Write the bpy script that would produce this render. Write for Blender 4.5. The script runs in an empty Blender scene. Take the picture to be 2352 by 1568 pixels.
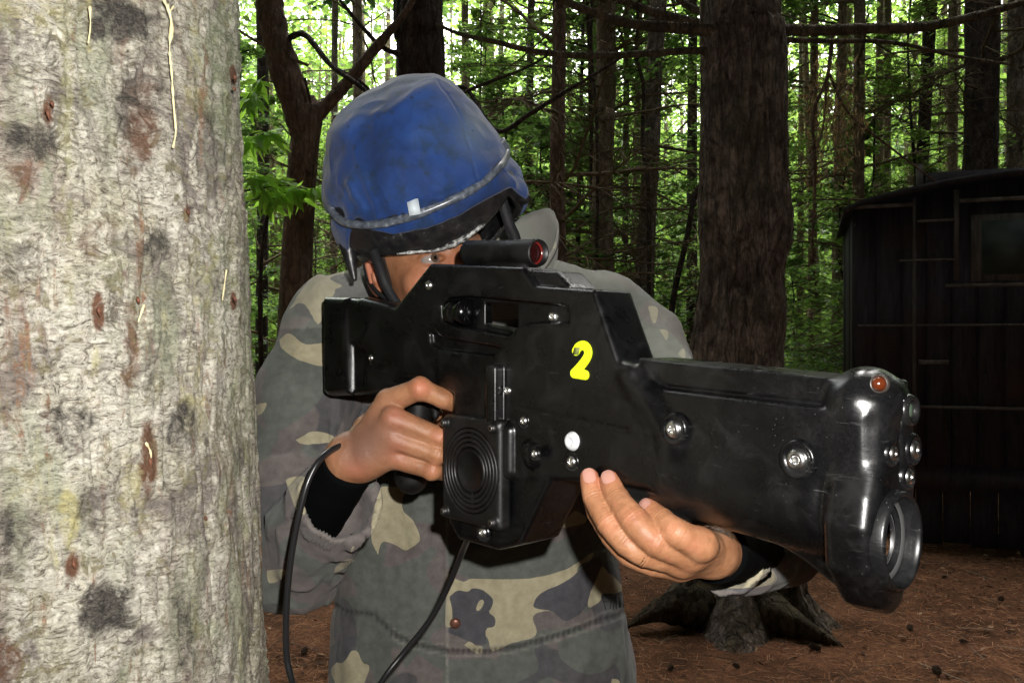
import bpy, math, random
import numpy as np
from mathutils import Vector, Matrix

random.seed(7)
RNG = np.random.default_rng(11)
SC = bpy.context.scene
COL = SC.collection

# ------------------------------------------------------------------ camera, sky, lights
H = 1.40                     # eye height of the photographer
FPX = 1960.0                 # focal length in photo pixels (photo taken as 2352 wide)
cam_d = bpy.data.cameras.new('camera')
cam_d.sensor_width = 36.0
cam_d.lens = FPX / 2352.0 * 36.0
cam_d.clip_start = 0.05
cam_d.clip_end = 400.0
cam = bpy.data.objects.new('camera', cam_d)
cam.location = (0, 0, H)
cam.rotation_euler = (math.radians(90), 0, 0)
COL.objects.link(cam)
SC.camera = cam

SUN_EL, SUN_AZ = math.radians(58), math.radians(20)
world = bpy.data.worlds.new('World')
SC.world = world
world.use_nodes = True
wn = world.node_tree
for n_ in list(wn.nodes):
    wn.nodes.remove(n_)
w_out = wn.nodes.new('ShaderNodeOutputWorld')
w_bg = wn.nodes.new('ShaderNodeBackground')
w_sky = wn.nodes.new('ShaderNodeTexSky')
w_sky.sky_type = 'NISHITA'
w_sky.sun_disc = False
w_sky.sun_elevation = SUN_EL
w_sky.sun_rotation = SUN_AZ
w_sky.air_density = 2.0
w_sky.dust_density = 6.0
w_hsv = wn.nodes.new('ShaderNodeHueSaturation')      # overcast: the sky is nearly colourless
w_hsv.inputs['Saturation'].default_value = 0.2
wn.links.new(w_sky.outputs[0], w_hsv.inputs['Color'])
wn.links.new(w_hsv.outputs[0], w_bg.inputs['Color'])
w_bg.inputs['Strength'].default_value = 0.15
wn.links.new(w_bg.outputs[0], w_out.inputs['Surface'])

sun_d = bpy.data.lights.new('sun', 'SUN')
sun_d.energy = 1.5
sun_d.angle = math.radians(25)
sun_d.color = (1.0, 0.97, 0.9)
sun = bpy.data.objects.new('sun', sun_d)
sd = Vector((math.sin(SUN_AZ) * math.cos(SUN_EL), math.cos(SUN_AZ) * math.cos(SUN_EL), math.sin(SUN_EL)))
sun.rotation_euler = sd.to_track_quat('Z', 'Y').to_euler()
sun.location = (0, 0, 20)
COL.objects.link(sun)

# the compact camera's own flash, just above and to the right of its lens: the photograph is lit by it
fl_d = bpy.data.lights.new('camera_flash', 'SPOT')
fl_d.energy = 11.0
fl_d.spot_size = math.radians(105)
fl_d.spot_blend = 0.6
fl_d.shadow_soft_size = 0.009
fl_d.color = (1.0, 0.97, 0.93)
fl = bpy.data.objects.new('camera_flash', fl_d)
fl.location = (0.045, 0.0, H + 0.07)
fl.rotation_euler = (math.radians(88), 0, 0)
COL.objects.link(fl)

SC.view_settings.view_transform = 'Standard'
SC.view_settings.look = 'None'
SC.view_settings.gamma = 1.0
SC.view_settings.use_curve_mapping = False
SC.view_settings.exposure = 2.75
SC.cycles.max_bounces = 6
SC.cycles.transparent_max_bounces = 6

# ------------------------------------------------------------------ helpers
def P(u, v, d):
    """photo pixel (2352 wide) at a real distance d from the lens -> a point in the world"""
    return np.array([(u - 1176) / FPX * d, d, H + (784 - v) / FPX * d])

def tag(o, label=None, cat=None, group=None, kind=None):
    if label: o['label'] = label
    if cat: o['category'] = cat
    if group: o['group'] = group
    if kind: o['kind'] = kind
    return o

def empty(name, loc=(0, 0, 0), mat=None):
    o = bpy.data.objects.new(name, None)
    o.empty_display_size = 0.1
    COL.objects.link(o)
    if mat is not None:
        o.matrix_world = mat
    else:
        o.location = loc
    return o

def mesh_np(name, V, Fq, mat=None, smooth=True):
    """mesh data from an (n,3) array and an (m,k) array of faces (k = 3 or 4) or a list of such arrays"""
    if not isinstance(Fq, (list, tuple)):
        Fq = [Fq]
    Fq = [np.asarray(f, dtype=np.int32) for f in Fq if len(f)]
    me = bpy.data.meshes.new(name)
    V = np.asarray(V, dtype=np.float32)
    me.vertices.add(len(V))
    me.vertices.foreach_set('co', V.ravel())
    nl = sum(f.size for f in Fq)
    npoly = sum(len(f) for f in Fq)
    me.loops.add(nl)
    me.loops.foreach_set('vertex_index', np.concatenate([f.ravel() for f in Fq]))
    me.polygons.add(npoly)
    st, c = [], 0
    for f in Fq:
        k = f.shape[1]
        st.append(c + np.arange(len(f)) * k)
        c += f.size
    me.polygons.foreach_set('loop_start', np.concatenate(st).astype(np.int32))
    me.update(calc_edges=True)
    me.validate()
    if smooth:
        me.shade_smooth()
    if mat:
        me.materials.append(mat)
    return me

def link(name, me, parent=None, loc=None):
    o = bpy.data.objects.new(name, me)
    COL.objects.link(o)
    if parent is not None:
        o.parent = parent
    if loc is not None:
        o.location = loc
    return o

def obj_np(name, V, Fq, mat=None, parent=None, smooth=True):
    return link(name, mesh_np(name, V, Fq, mat, smooth), parent)

def add_attr(me, name, arr):
    a = me.attributes.new(name, 'FLOAT', 'POINT')
    a.data.foreach_set('value', np.asarray(arr, dtype=np.float32))

def cr(pts, n=8):
    """Catmull-Rom through rows (any width)"""
    p = np.asarray(pts, dtype=float)
    if len(p) < 3:
        t = np.linspace(0, 1, n + 1)[:, None]
        return p[0] * (1 - t) + p[-1] * t
    q = np.vstack([2 * p[0] - p[1], p, 2 * p[-1] - p[-2]])
    out = []
    for i in range(1, len(q) - 2):
        t = np.linspace(0, 1, n, endpoint=False)[:, None]
        a, b, c, d = q[i - 1], q[i], q[i + 1], q[i + 2]
        out.append(0.5 * ((2 * b) + (-a + c) * t + (2 * a - 5 * b + 4 * c - d) * t ** 2 + (-a + 3 * b - 3 * c + d) * t ** 3))
    out.append(p[-1:])
    return np.vstack(out)

def tube(pts, rad, seg=8, cap=True):
    p = np.asarray(pts, dtype=float)
    n = len(p)
    rad = np.broadcast_to(np.asarray(rad, dtype=float), (n,))
    T = np.gradient(p, axis=0)
    T /= np.linalg.norm(T, axis=1)[:, None] + 1e-12
    up = np.array([0, 0, 1.0]) if abs(T[0][2]) < 0.9 else np.array([1.0, 0, 0])
    N = np.zeros_like(p)
    N[0] = np.cross(T[0], up); N[0] /= np.linalg.norm(N[0])
    for i in range(1, n):
        v = N[i - 1] - T[i] * (N[i - 1] @ T[i])
        N[i] = v / (np.linalg.norm(v) + 1e-12)
    Bn = np.cross(T, N)
    th = np.linspace(0, 2 * np.pi, seg, endpoint=False)
    V = p[:, None, :] + rad[:, None, None] * (np.cos(th)[None, :, None] * N[:, None, :] + np.sin(th)[None, :, None] * Bn[:, None, :])
    V = V.reshape(-1, 3)
    i, j = np.meshgrid(np.arange(n - 1), np.arange(seg), indexing='ij')
    j2 = (j + 1) % seg
    Fq = np.stack([i * seg + j, i * seg + j2, (i + 1) * seg + j2, (i + 1) * seg + j], -1).reshape(-1, 4)
    if cap:
        V = np.vstack([V, p[0], p[-1]])
        a, b = n * seg, n * seg + 1
        j = np.arange(seg); j2 = (j + 1) % seg
        tri = np.vstack([np.stack([np.full(seg, a), j2, j], -1), np.stack([np.full(seg, b), (n - 1) * seg + j, (n - 1) * seg + j2], -1)])
        return V, [Fq, tri]
    return V, [Fq]

def merge(parts):
    Vs, Q, T3, c = [], [], [], 0
    for V, Fs in parts:
        Vs.append(V)
        for f in Fs:
            f = np.asarray(f)
            if len(f) == 0: continue
            (Q if f.shape[1] == 4 else T3).append(f + c)
        c += len(V)
    out = []
    if Q: out.append(np.vstack(Q))
    if T3: out.append(np.vstack(T3))
    return np.vstack(Vs), out

def box(x0, x1, y0, y1, z0, z1):
    V = np.array([[x, y, z] for x in (x0, x1) for y in (y0, y1) for z in (z0, z1)], float)
    Fq = np.array([[0, 1, 3, 2], [4, 6, 7, 5], [0, 4, 5, 1], [2, 3, 7, 6], [0, 2, 6, 4], [1, 5, 7, 3]])
    return V, [Fq]

def revolve(prof, seg=24, axis=1):
    """prof rows (radius, height); axis = index of the turning axis"""
    prof = np.asarray(prof, float)
    th = np.linspace(0, 2 * np.pi, seg, endpoint=False)
    n = len(prof)
    X = prof[:, 0][:, None] * np.cos(th); Y = prof[:, 0][:, None] * np.sin(th)
    Z = np.repeat(prof[:, 1][:, None], seg, 1)
    comp = [X, Y, Z]
    order = {2: (0, 1, 2), 1: (0, 2, 1), 0: (2, 0, 1)}[axis]
    V = np.stack([comp[k] for k in order], -1).reshape(-1, 3)
    i, j = np.meshgrid(np.arange(n - 1), np.arange(seg), indexing='ij')
    j2 = (j + 1) % seg
    Fq = np.stack([i * seg + j, i * seg + j2, (i + 1) * seg + j2, (i + 1) * seg + j], -1).reshape(-1, 4)
    if axis == 1: Fq = Fq[:, ::-1]
    return V, [Fq]

def _hash(ix, iy, iz, s):
    h = (ix * 374761393 + iy * 668265263 + iz * 2147483647 + s * 974634777) & 0xffffffff
    h = ((h ^ (h >> 13)) * 1274126177) & 0xffffffff
    h = h ^ (h >> 16)
    return (h & 0xffff).astype(np.float32) / 32767.5 - 1.0

def vnoise(p, s=0):
    """smooth value noise in [-1,1] at rows of p"""
    p = np.asarray(p, dtype=np.float64)
    f = np.floor(p); t = (p - f); t = (t * t * (3 - 2 * t)).astype(np.float32)
    i = f.astype(np.int64)
    out = 0
    for dx in (0, 1):
        wx = t[..., 0] if dx else 1 - t[..., 0]
        for dy in (0, 1):
            wy = t[..., 1] if dy else 1 - t[..., 1]
            for dz in (0, 1):
                wz = t[..., 2] if dz else 1 - t[..., 2]
                out = out + wx * wy * wz * _hash(i[..., 0] + dx, i[..., 1] + dy, i[..., 2] + dz, s)
    return out

def fbm(p, o=3, s=0):
    p = np.asarray(p, dtype=np.float64)
    a, out = 1.0, 0
    for k in range(o):
        out = out + a * vnoise(p * (2 ** k), s + k * 17)
        a *= 0.5
    return out

# ---- solid modelling on a grid: distances of simple shapes blended smoothly, then skinned with quads
class Grid:
    def __init__(s, lo, hi, h):
        s.lo = np.array(lo, float); s.h = h
        s.n = np.ceil((np.array(hi, float) - s.lo) / h).astype(int) + 1
        s.ax = [(s.lo[k] + np.arange(s.n[k]) * h).astype(np.float32) for k in range(3)]
        s.D = np.full(tuple(s.n), 0.05, np.float32)
    def region(s, lo, hi):
        a = np.maximum(np.floor((np.array(lo) - s.lo) / s.h).astype(int), 0)
        b = np.minimum(np.ceil((np.array(hi) - s.lo) / s.h).astype(int) + 1, s.n)
        if np.any(b <= a): return None, None
        sl = tuple(slice(a[k], b[k]) for k in range(3))
        return sl, (s.ax[0][sl[0]][:, None, None], s.ax[1][sl[1]][None, :, None], s.ax[2][sl[2]][None, None, :])
    def add(s, f, lo, hi, k=0.0, mode='u', m=None):
        m = m if m is not None else k + 3 * s.h
        sl, X = s.region(np.array(lo) - m, np.array(hi) + m)
        if sl is None: return
        d = f(*X)
        A = s.D[sl]
        if mode == 's': d = -d
        if k > 0:
            hh = np.maximum(k - np.abs(A - d), 0) / k
            q = hh * hh * k * 0.25
        else: q = 0
        s.D[sl] = (np.minimum(A, d) - q) if mode == 'u' else (np.maximum(A, d) + q)
    # shapes
    def cap(s, a, b, ra, rb=None, k=0.0, mode='u'):
        a = np.asarray(a, float); b = np.asarray(b, float); rb = ra if rb is None else rb
        ba = b - a; L2 = float(ba @ ba) + 1e-12
        def f(x, y, z):
            t = np.clip(((x - a[0]) * ba[0] + (y - a[1]) * ba[1] + (z - a[2]) * ba[2]) / L2, 0, 1)
            return np.sqrt((x - a[0] - t * ba[0]) ** 2 + (y - a[1] - t * ba[1]) ** 2 + (z - a[2] - t * ba[2]) ** 2) - (ra + (rb - ra) * t)
        r = max(ra, rb)
        s.add(f, np.minimum(a, b) - r, np.maximum(a, b) + r, k, mode)
    def chain(s, pts, rad, k=0.0, ko=None, mode='u'):
        for i in range(len(pts) - 1):
            s.cap(pts[i], pts[i + 1], rad[i], rad[i + 1], k, mode)
    def ell(s, c, r, R=None, k=0.0, mode='u'):
        c = np.asarray(c, float); r = np.asarray(r, float)
        R = np.eye(3) if R is None else np.asarray(R)      # columns = axes
        def f(x, y, z):
            dx, dy, dz = x - c[0], y - c[1], z - c[2]
            q = [dx * R[0, i] + dy * R[1, i] + dz * R[2, i] for i in range(3)]
            k0 = np.sqrt(sum((q[i] / r[i]) ** 2 for i in range(3)))
            k1 = np.sqrt(sum((q[i] / r[i] ** 2) ** 2 for i in range(3)))
            return k0 * (k0 - 1) / (k1 + 1e-9)
        m = max(r)
        s.add(f, c - m, c + m, k, mode)
    def rbox(s, c, hsz, rr=0.0, R=None, k=0.0, mode='u'):
        c = np.asarray(c, float); hsz = np.asarray(hsz, float)
        R = np.eye(3) if R is None else np.asarray(R)
        def f(x, y, z):
            dx, dy, dz = x - c[0], y - c[1], z - c[2]
            q = [np.abs(dx * R[0, i] + dy * R[1, i] + dz * R[2, i]) - hsz[i] + rr for i in range(3)]
            out = np.sqrt(sum(np.maximum(v, 0) ** 2 for v in q))
            return out + np.minimum(np.maximum(q[0], np.maximum(q[1], q[2])), 0) - rr
        m = float(np.linalg.norm(hsz))
        s.add(f, c - m, c + m, k, mode)
    def mesh(s):
        return nets(s.D, s.lo, s.h)

def nets(D, lo, h):
    S = D < 0
    n = D.shape
    C = np.zeros(tuple(k - 1 for k in n), np.uint8)
    for dx in (0, 1):
        for dy in (0, 1):
            for dz in (0, 1):
                C += S[dx:n[0] - 1 + dx, dy:n[1] - 1 + dy, dz:n[2] - 1 + dz]
    act = (C > 0) & (C < 8)
    idx = np.argwhere(act)
    ID = np.full(C.shape, -1, np.int32)
    ID[act] = np.arange(len(idx))
    acc = np.zeros((len(idx), 3)); cnt = np.zeros(len(idx))
    cv = {}
    for dx in (0, 1):
        for dy in (0, 1):
            for dz in (0, 1):
                cv[(dx, dy, dz)] = D[idx[:, 0] + dx, idx[:, 1] + dy, idx[:, 2] + dz].astype(float)
    for ax in range(3):
        for b in (0, 1):
            for c in (0, 1):
                p0 = [0, 0, 0]; o = [k for k in range(3) if k != ax]
                p0[o[0]] = b; p0[o[1]] = c
                p1 = list(p0); p1[ax] = 1
                v0, v1 = cv[tuple(p0)], cv[tuple(p1)]
                m = (v0 < 0) != (v1 < 0)
                t = v0[m] / (v0[m] - v1[m])
                q = np.tile(np.array(p0, float), (m.sum(), 1)); q[:, ax] += t
                acc[m] += q; cnt[m] += 1
    V = lo + (idx + acc / cnt[:, None]) * h
    faces = []
    for ax in range(3):
        o = [k for k in range(3) if k != ax]
        sl0 = [slice(None)] * 3; sl1 = [slice(None)] * 3
        sl0[ax] = slice(0, n[ax] - 1); sl1[ax] = slice(1, n[ax])
        for k in o:
            sl0[k] = slice(1, n[k] - 1); sl1[k] = slice(1, n[k] - 1)
        A, Bv = S[tuple(sl0)], S[tuple(sl1)]
        ch = A != Bv
        e = np.argwhere(ch)
        if len(e) == 0: continue
        ins = A[ch]
        for k in o: e[:, k] += 1
        def cid(db, dc):
            q = e.copy(); q[:, o[0]] -= db; q[:, o[1]] -= dc
            return ID[q[:, 0], q[:, 1], q[:, 2]]
        Q = np.stack([cid(1, 1), cid(0, 1), cid(0, 0), cid(1, 0)], -1)
        flip = ins if ax != 1 else ~ins
        Q[~flip] = Q[~flip][:, ::-1]
        faces.append(Q)
    return V, np.vstack(faces)

def poly2d(poly):
    """signed distance to a 2D polygon, as a function of two broadcastable arrays"""
    poly = np.asarray(poly, float)
    def f(a, b):
        a, b = np.broadcast_arrays(a, b)
        d = np.full(a.shape, 1e9, np.float32); s = np.ones(a.shape, bool)
        N = len(poly)
        j = N - 1
        for i in range(N):
            vi, vj = poly[i], poly[j]
            e0, e1 = vj - vi
            w0, w1 = a - vi[0], b - vi[1]
            t = np.clip((w0 * e0 + w1 * e1) / (e0 * e0 + e1 * e1 + 1e-15), 0, 1)
            d = np.minimum(d, (w0 - e0 * t) ** 2 + (w1 - e1 * t) ** 2)
            c1 = b >= vi[1]; c2 = b < vj[1]; c3 = e0 * w1 > e1 * w0
            fl_ = (c1 & c2 & c3) | (~c1 & ~c2 & ~c3)
            s ^= fl_
            j = i
        return np.where(s, 1, -1) * np.sqrt(d)
    return f

# ---- materials
class M:
    """small node builder"""
    def __init__(s, name):
        s.m = bpy.data.materials.new(name); s.m.use_nodes = True
        s.t = s.m.node_tree; s.N = s.t.nodes; s.L = s.t.links
        s.b = s.N['Principled BSDF']; s.out = s.N['Material Output']
        s._obj = None
    def node(s, ty, **kw):
        n = s.N.new(ty)
        for k, v in kw.items(): setattr(n, k, v)
        return n
    def put(s, sock, v):
        if v is None: return
        if hasattr(v, 'links'): s.L.new(v, sock)
        elif isinstance(v, (tuple, list)) and len(v) == 3 and sock.type == 'RGBA': sock.default_value = (*v, 1)
        else: sock.default_value = v
    def coord(s, which='Object', scale=(1, 1, 1), rot=(0, 0, 0)):
        if s._obj is None: s._obj = s.node('ShaderNodeTexCoord')
        mp = s.node('ShaderNodeMapping')
        mp.inputs['Scale'].default_value = scale; mp.inputs['Rotation'].default_value = rot
        s.L.new(s._obj.outputs[which], mp.inputs['Vector'])
        return mp.outputs[0]
    def noise(s, vec, scale=5, detail=4, rough=0.55, dist=0.0, out=0):
        n = s.node('ShaderNodeTexNoise')
        s.put(n.inputs['Vector'], vec)
        n.inputs['Scale'].default_value = scale; n.inputs['Detail'].default_value = detail
        n.inputs['Roughness'].default_value = rough; n.inputs['Distortion'].default_value = dist
        return n.outputs[out]
    def voro(s, vec, scale=5, feature='F1', out='Distance', rnd=1.0):
        n = s.node('ShaderNodeTexVoronoi', feature=feature)
        s.put(n.inputs['Vector'], vec); n.inputs['Scale'].default_value = scale
        n.inputs['Randomness'].default_value = rnd
        return n.outputs[out]
    def ramp(s, fac, stops, interp='LINEAR'):
        n = s.node('ShaderNodeValToRGB'); cr_ = n.color_ramp; cr_.interpolation = interp
        s.put(n.inputs[0], fac)
        while len(cr_.elements) < len(stops): cr_.elements.new(0.5)
        for e, (p, c) in zip(cr_.elements, stops):
            e.position = p
            e.color = (*c, 1) if isinstance(c, (tuple, list)) else (c, c, c, 1)
        return n.outputs[0]
    def mix(s, fac, a, b, mode='MIX'):
        n = s.node('ShaderNodeMix', data_type='RGBA', blend_type=mode)
        s.put(n.inputs[0], fac); s.put(n.inputs[6], a); s.put(n.inputs[7], b)
        return n.outputs[2]
    def math(s, op, a, b=None, c=None, clamp=False):
        n = s.node('ShaderNodeMath', operation=op, use_clamp=clamp)
        s.put(n.inputs[0], a); s.put(n.inputs[1], b)
        if c is not None: s.put(n.inputs[2], c)
        return n.outputs[0]
    def attr(s, name):
        n = s.node('ShaderNodeAttribute', attribute_name=name)
        return n.outputs['Fac']
    def bump(s, h, strength=0.5, dist=0.01, prev=None):
        n = s.node('ShaderNodeBump')
        n.inputs['Strength'].default_value = strength; n.inputs['Distance'].default_value = dist
        s.put(n.inputs['Height'], h)
        if prev is not None: s.L.new(prev, n.inputs['Normal'])
        return n.outputs[0]
    def set(s, **kw):
        names = dict(color='Base Color', rough='Roughness', metal='Metallic', normal='Normal', spec='Specular IOR Level',
                     trans='Transmission Weight', ior='IOR', emis='Emission Color', estr='Emission Strength', alpha='Alpha',
                     sss='Subsurface Weight', sssr='Subsurface Radius', ssss='Subsurface Scale', coat='Coat Weight', coatr='Coat Roughness', sheen='Sheen Weight')
        for k, v in kw.items():
            s.put(s.b.inputs[names[k]], v)
        return s.m
# ================================================================== ground
def mat_ground():
    m = M('pine_needle_floor'); c = m.coord()
    n1 = m.noise(c, 3.0, 6, 0.6); n2 = m.noise(c, 60, 5, 0.7, 1.0); n3 = m.noise(c, 300, 3, 0.7)
    col = m.ramp(n2, [(0.25, (0.07, 0.03, 0.018)), (0.5, (0.25, 0.115, 0.06)), (0.75, (0.42, 0.23, 0.13))])
    col = m.mix(m.ramp(n1, [(0.4, 0.0), (0.65, 0.75)]), col, (0.05, 0.026, 0.014), 'MIX')
    col = m.mix(m.ramp(m.noise(c, 1.3, 3), [(0.6, 0.0), (0.75, 0.5)]), col, (0.05, 0.055, 0.02))
    col = m.mix(m.ramp(n3, [(0.3, 0.6), (0.6, 0.0)]), col, (0.02, 0.01, 0.006))
    return m.set(color=col, rough=0.95, spec=0.1, normal=m.bump(n2, 0.9, 0.012, m.bump(n3, 0.8, 0.004)))

def ground_z(x, y):
    p = np.stack([x * 0.8, y * 0.8, x * 0 + 3.3], -1)
    return fbm(p, 3, 5) * 0.02 + vnoise(np.stack([x * 7, y * 7, x * 0], -1), 9) * 0.006

def build_ground():
    # one sheet: fine near the camera, coarse to the horizon
    t = np.linspace(-1, 1, 241)
    xs = np.sign(t) * (np.abs(t) * 4 + np.abs(t) ** 7 * 190)
    ys = xs + 3.0
    X, Y = np.meshgrid(xs, ys, indexing='ij')
    Z = ground_z(X.ravel(), Y.ravel())
    V = np.stack([X.ravel(), Y.ravel(), Z], -1)
    n = len(t)
    i, j = np.meshgrid(np.arange(n - 1), np.arange(n - 1), indexing='ij')
    Fq = np.stack([i * n + j, (i + 1) * n + j, (i + 1) * n + j + 1, i * n + j + 1], -1).reshape(-1, 4)
    o = obj_np('ground', V, Fq, mat_ground())
    tag(o, kind='structure')
build_ground()

def mat_simple(name, col, rough=0.7, spec=0.3, var=0.35, scale=30, bump=0.3, bd=0.004):
    m = M(name); c = m.coord()
    n = m.noise(c, scale, 5, 0.65)
    dark = tuple(v * (1 - var) for v in col); lite = tuple(min(1, v * (1 + var)) for v in col)
    return m.set(color=m.ramp(n, [(0.3, dark), (0.7, lite)]), rough=rough, spec=spec, normal=m.bump(n, bump, bd))

# needle litter: thin slivers lying on the ground near the camera
def litter():
    def slivers(N, L0, L1, W, seed, xr, yr, up=0.25):
        r = np.random.default_rng(seed)
        x = r.uniform(*xr, N); y = yr[0] + (yr[1] - yr[0]) * r.random(N) ** 1.4
        z = ground_z(x, y) + r.uniform(0.001, 0.010, N)
        a = r.uniform(0, 2 * np.pi, N); e = r.normal(0, up, N)
        L = r.uniform(L0, L1, N)
        d = np.stack([np.cos(a) * np.cos(e), np.sin(a) * np.cos(e), np.sin(e)], -1)
        s = np.stack([-np.sin(a), np.cos(a), np.zeros(N)], -1) * W
        c = np.stack([x, y, z], -1)
        up_ = np.array([0, 0, W])
        A = c - d * L[:, None] / 2; B = c + d * L[:, None] / 2
        V = np.stack([A - s, A + s, A + up_, B - s, B + s, B + up_], 1).reshape(-1, 3)
        b = np.arange(N)[:, None] * 6
        Fq = np.concatenate([b + np.array([[0, 3, 5, 2]]), b + np.array([[2, 5, 4, 1]])])
        return V, [Fq]
    m = M('fallen_needles'); r = m.node('ShaderNodeNewGeometry')
    col = m.ramp(r.outputs['Random Per Island'], [(0.0, (0.05, 0.02, 0.01)), (0.4, (0.22, 0.09, 0.04)), (0.8, (0.38, 0.18, 0.085)), (1.0, (0.50, 0.30, 0.17))])
    o = obj_np('needle_litter', *slivers(90000, 0.02, 0.07, 0.0010, 1, (-3.5, 5.5), (2.6, 9)), m.set(color=col, rough=0.8, spec=0.2), smooth=False)
    tag(o, kind='stuff')
    m2 = M('fallen_twigs'); r = m2.node('ShaderNodeNewGeometry')
    col = m2.ramp(r.outputs['Random Per Island'], [(0.0, (0.05, 0.035, 0.02)), (0.8, (0.09, 0.06, 0.04)), (1.0, (0.24, 0.2, 0.15))])
    o = obj_np('twig_litter', *slivers(900, 0.06, 0.28, 0.0025, 2, (-3.5, 5.5), (2.6, 9), 0.08), m2.set(color=col, rough=0.9, spec=0.2), smooth=False)
    tag(o, kind='stuff')
litter()

def litter_clumps():
    # flakes of bark and dead leaves between the needles
    r = np.random.default_rng(31); N = 5200
    x = r.uniform(-3, 5, N); y = 2.6 + 5.4 * r.random(N) ** 1.3
    z = ground_z(x, y) + r.uniform(.002, .012, N)
    D = r.normal(0, 1, (N, 3)); D[:, 2] *= .15; D /= np.linalg.norm(D, axis=1)[:, None]
    Nn = np.array([0, 0, 1.0]) + r.normal(0, .35, (N, 3)); Nn /= np.linalg.norm(Nn, axis=1)[:, None]
    L = r.uniform(.012, .05, N)
    m = M('dead_leaf_flakes'); g = m.node('ShaderNodeNewGeometry')
    col = m.ramp(g.outputs['Random Per Island'], [(0, (.03, .018, .012)), (.5, (.14, .065, .035)), (.85, (.26, .14, .08)), (1, (.42, .30, .19))])
    o = obj_np('leaf_litter', *leaf_quads(np.stack([x, y, z], -1), D, Nn, L, L * .5), m.set(color=col, rough=.8, spec=.2), smooth=False); tag(o, kind='stuff')

def cones():
    r = np.random.default_rng(12)
    cm = mat_simple('pine_cone', (.05, .032, .02), .9, .2, .5, 90)
    g = []
    for k in range(9):
        for j in range(7):
            a = j * 2 * np.pi / 7 + k * .45; rr = .013 * math.sin((k + 1) / 10 * math.pi) ** .7; z = (k - 4) * .0065
            V, Fs = tube(np.array([[0, 0, z], [math.cos(a) * rr, math.sin(a) * rr, z + .004], [math.cos(a) * rr * 1.35, math.sin(a) * rr * 1.35, z + .009]]), [.003, .005, .0015], 4)
            g.append((V[:, [2, 0, 1]], Fs))
    me = mesh_np('pine_cone', *merge(g), cm)
    spots = [(1540, 1540), (1600, 1440), (2010, 1395), (2215, 1480), (2090, 1448), (1870, 1492), (1690, 1535), (2300, 1380), (2150, 1545), (2170, 1330), (700, 1500)]
    for k, (u, v) in enumerate(spots):
        d = 1.4 / ((v - 784) / FPX); p = P(u, v, d)
        o = link('pine_cone', me, None, (p[0], p[1], .015)); s = r.uniform(.6, 1.15); o.scale = (s,) * 3; o.rotation_euler = (r.uniform(0, 6), r.normal(0, .2), r.uniform(0, 6))
        tag(o, 'small dark fallen pine cone lying on the brown needle floor', 'pine cone', 'pine cones on the needle floor')
cones()

# ================================================================== bark
def mat_bark(name, dark, lite, moss=None, mossamt=0.0, sc=1.0):
    m = M(name)
    c = m.coord(scale=(sc, sc, sc * 0.36)); c2 = m.coord()
    n1 = m.noise(c, 17, 7, 0.72, 0.9); n2 = m.noise(c, 60, 5, 0.75, .5); big = m.noise(c2, 2.2, 4)
    pl = m.voro(m.mix(.12, c, m.noise(c, 8, 3, out=1)), 16, 'DISTANCE_TO_EDGE')
    blot = m.noise(c2, 7, 5, .7)
    mid = tuple((a + b) / 2 for a, b in zip(dark, lite))
    col = m.ramp(n1, [(0.3, dark), (0.55, mid), (0.75, lite)])
    col = m.mix(m.ramp(n2, [(0.35, 0.7), (0.6, 0.0)]), col, tuple(v * 0.5 for v in dark))
    col = m.mix(m.ramp(pl, [(0.0, .4), (.08, 0.0)]), col, tuple(v * .5 for v in dark))
    col = m.mix(m.ramp(blot, [(.38, .6), (.52, 0.0)]), col, dark)
    if moss: col = m.mix(m.ramp(big, [(0.62 - mossamt, 0.0), (0.8 - mossamt, 0.8)]), col, moss)
    return m.set(color=col, rough=0.9, spec=0.15, normal=m.bump(n1, 0.9, 0.02, m.bump(n2, 0.8, 0.006, m.bump(m.ramp(pl, [(0, 0.0), (.12, 1.0)]), .8, .012))))

BARK = mat_bark('bark_brown', (0.035, 0.025, 0.019), (0.50, 0.40, 0.32), (0.07, 0.07, 0.04), 0.08)
BARK_R = mat_bark('bark_reddish', (0.07, 0.042, 0.03), (0.36, 0.235, 0.17), (0.26, 0.24, 0.18), 0.06)
BARK_P = mat_bark('bark_greybrown', (0.12, 0.088, 0.056), (0.46, 0.36, 0.25), (0.08, 0.09, 0.04), 0.1)
BARK_D = mat_bark('bark_dark', (0.022, 0.016, 0.013), (0.15, 0.115, 0.09))
BARK_S = mat_bark('bark_smooth_brown', (0.10, 0.067, 0.047), (0.32, 0.225, 0.16), (0.05, 0.06, 0.02), 0.08)
TWIG = mat_simple('dead_twig', (0.12, 0.09, 0.055), 0.9, 0.1, 0.4, 40)
MOSSY = mat_bark('bark_mossy_limb', (0.04, 0.032, 0.02), (0.30, 0.235, 0.16), (0.07, 0.07, 0.035), 0.08)

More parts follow.
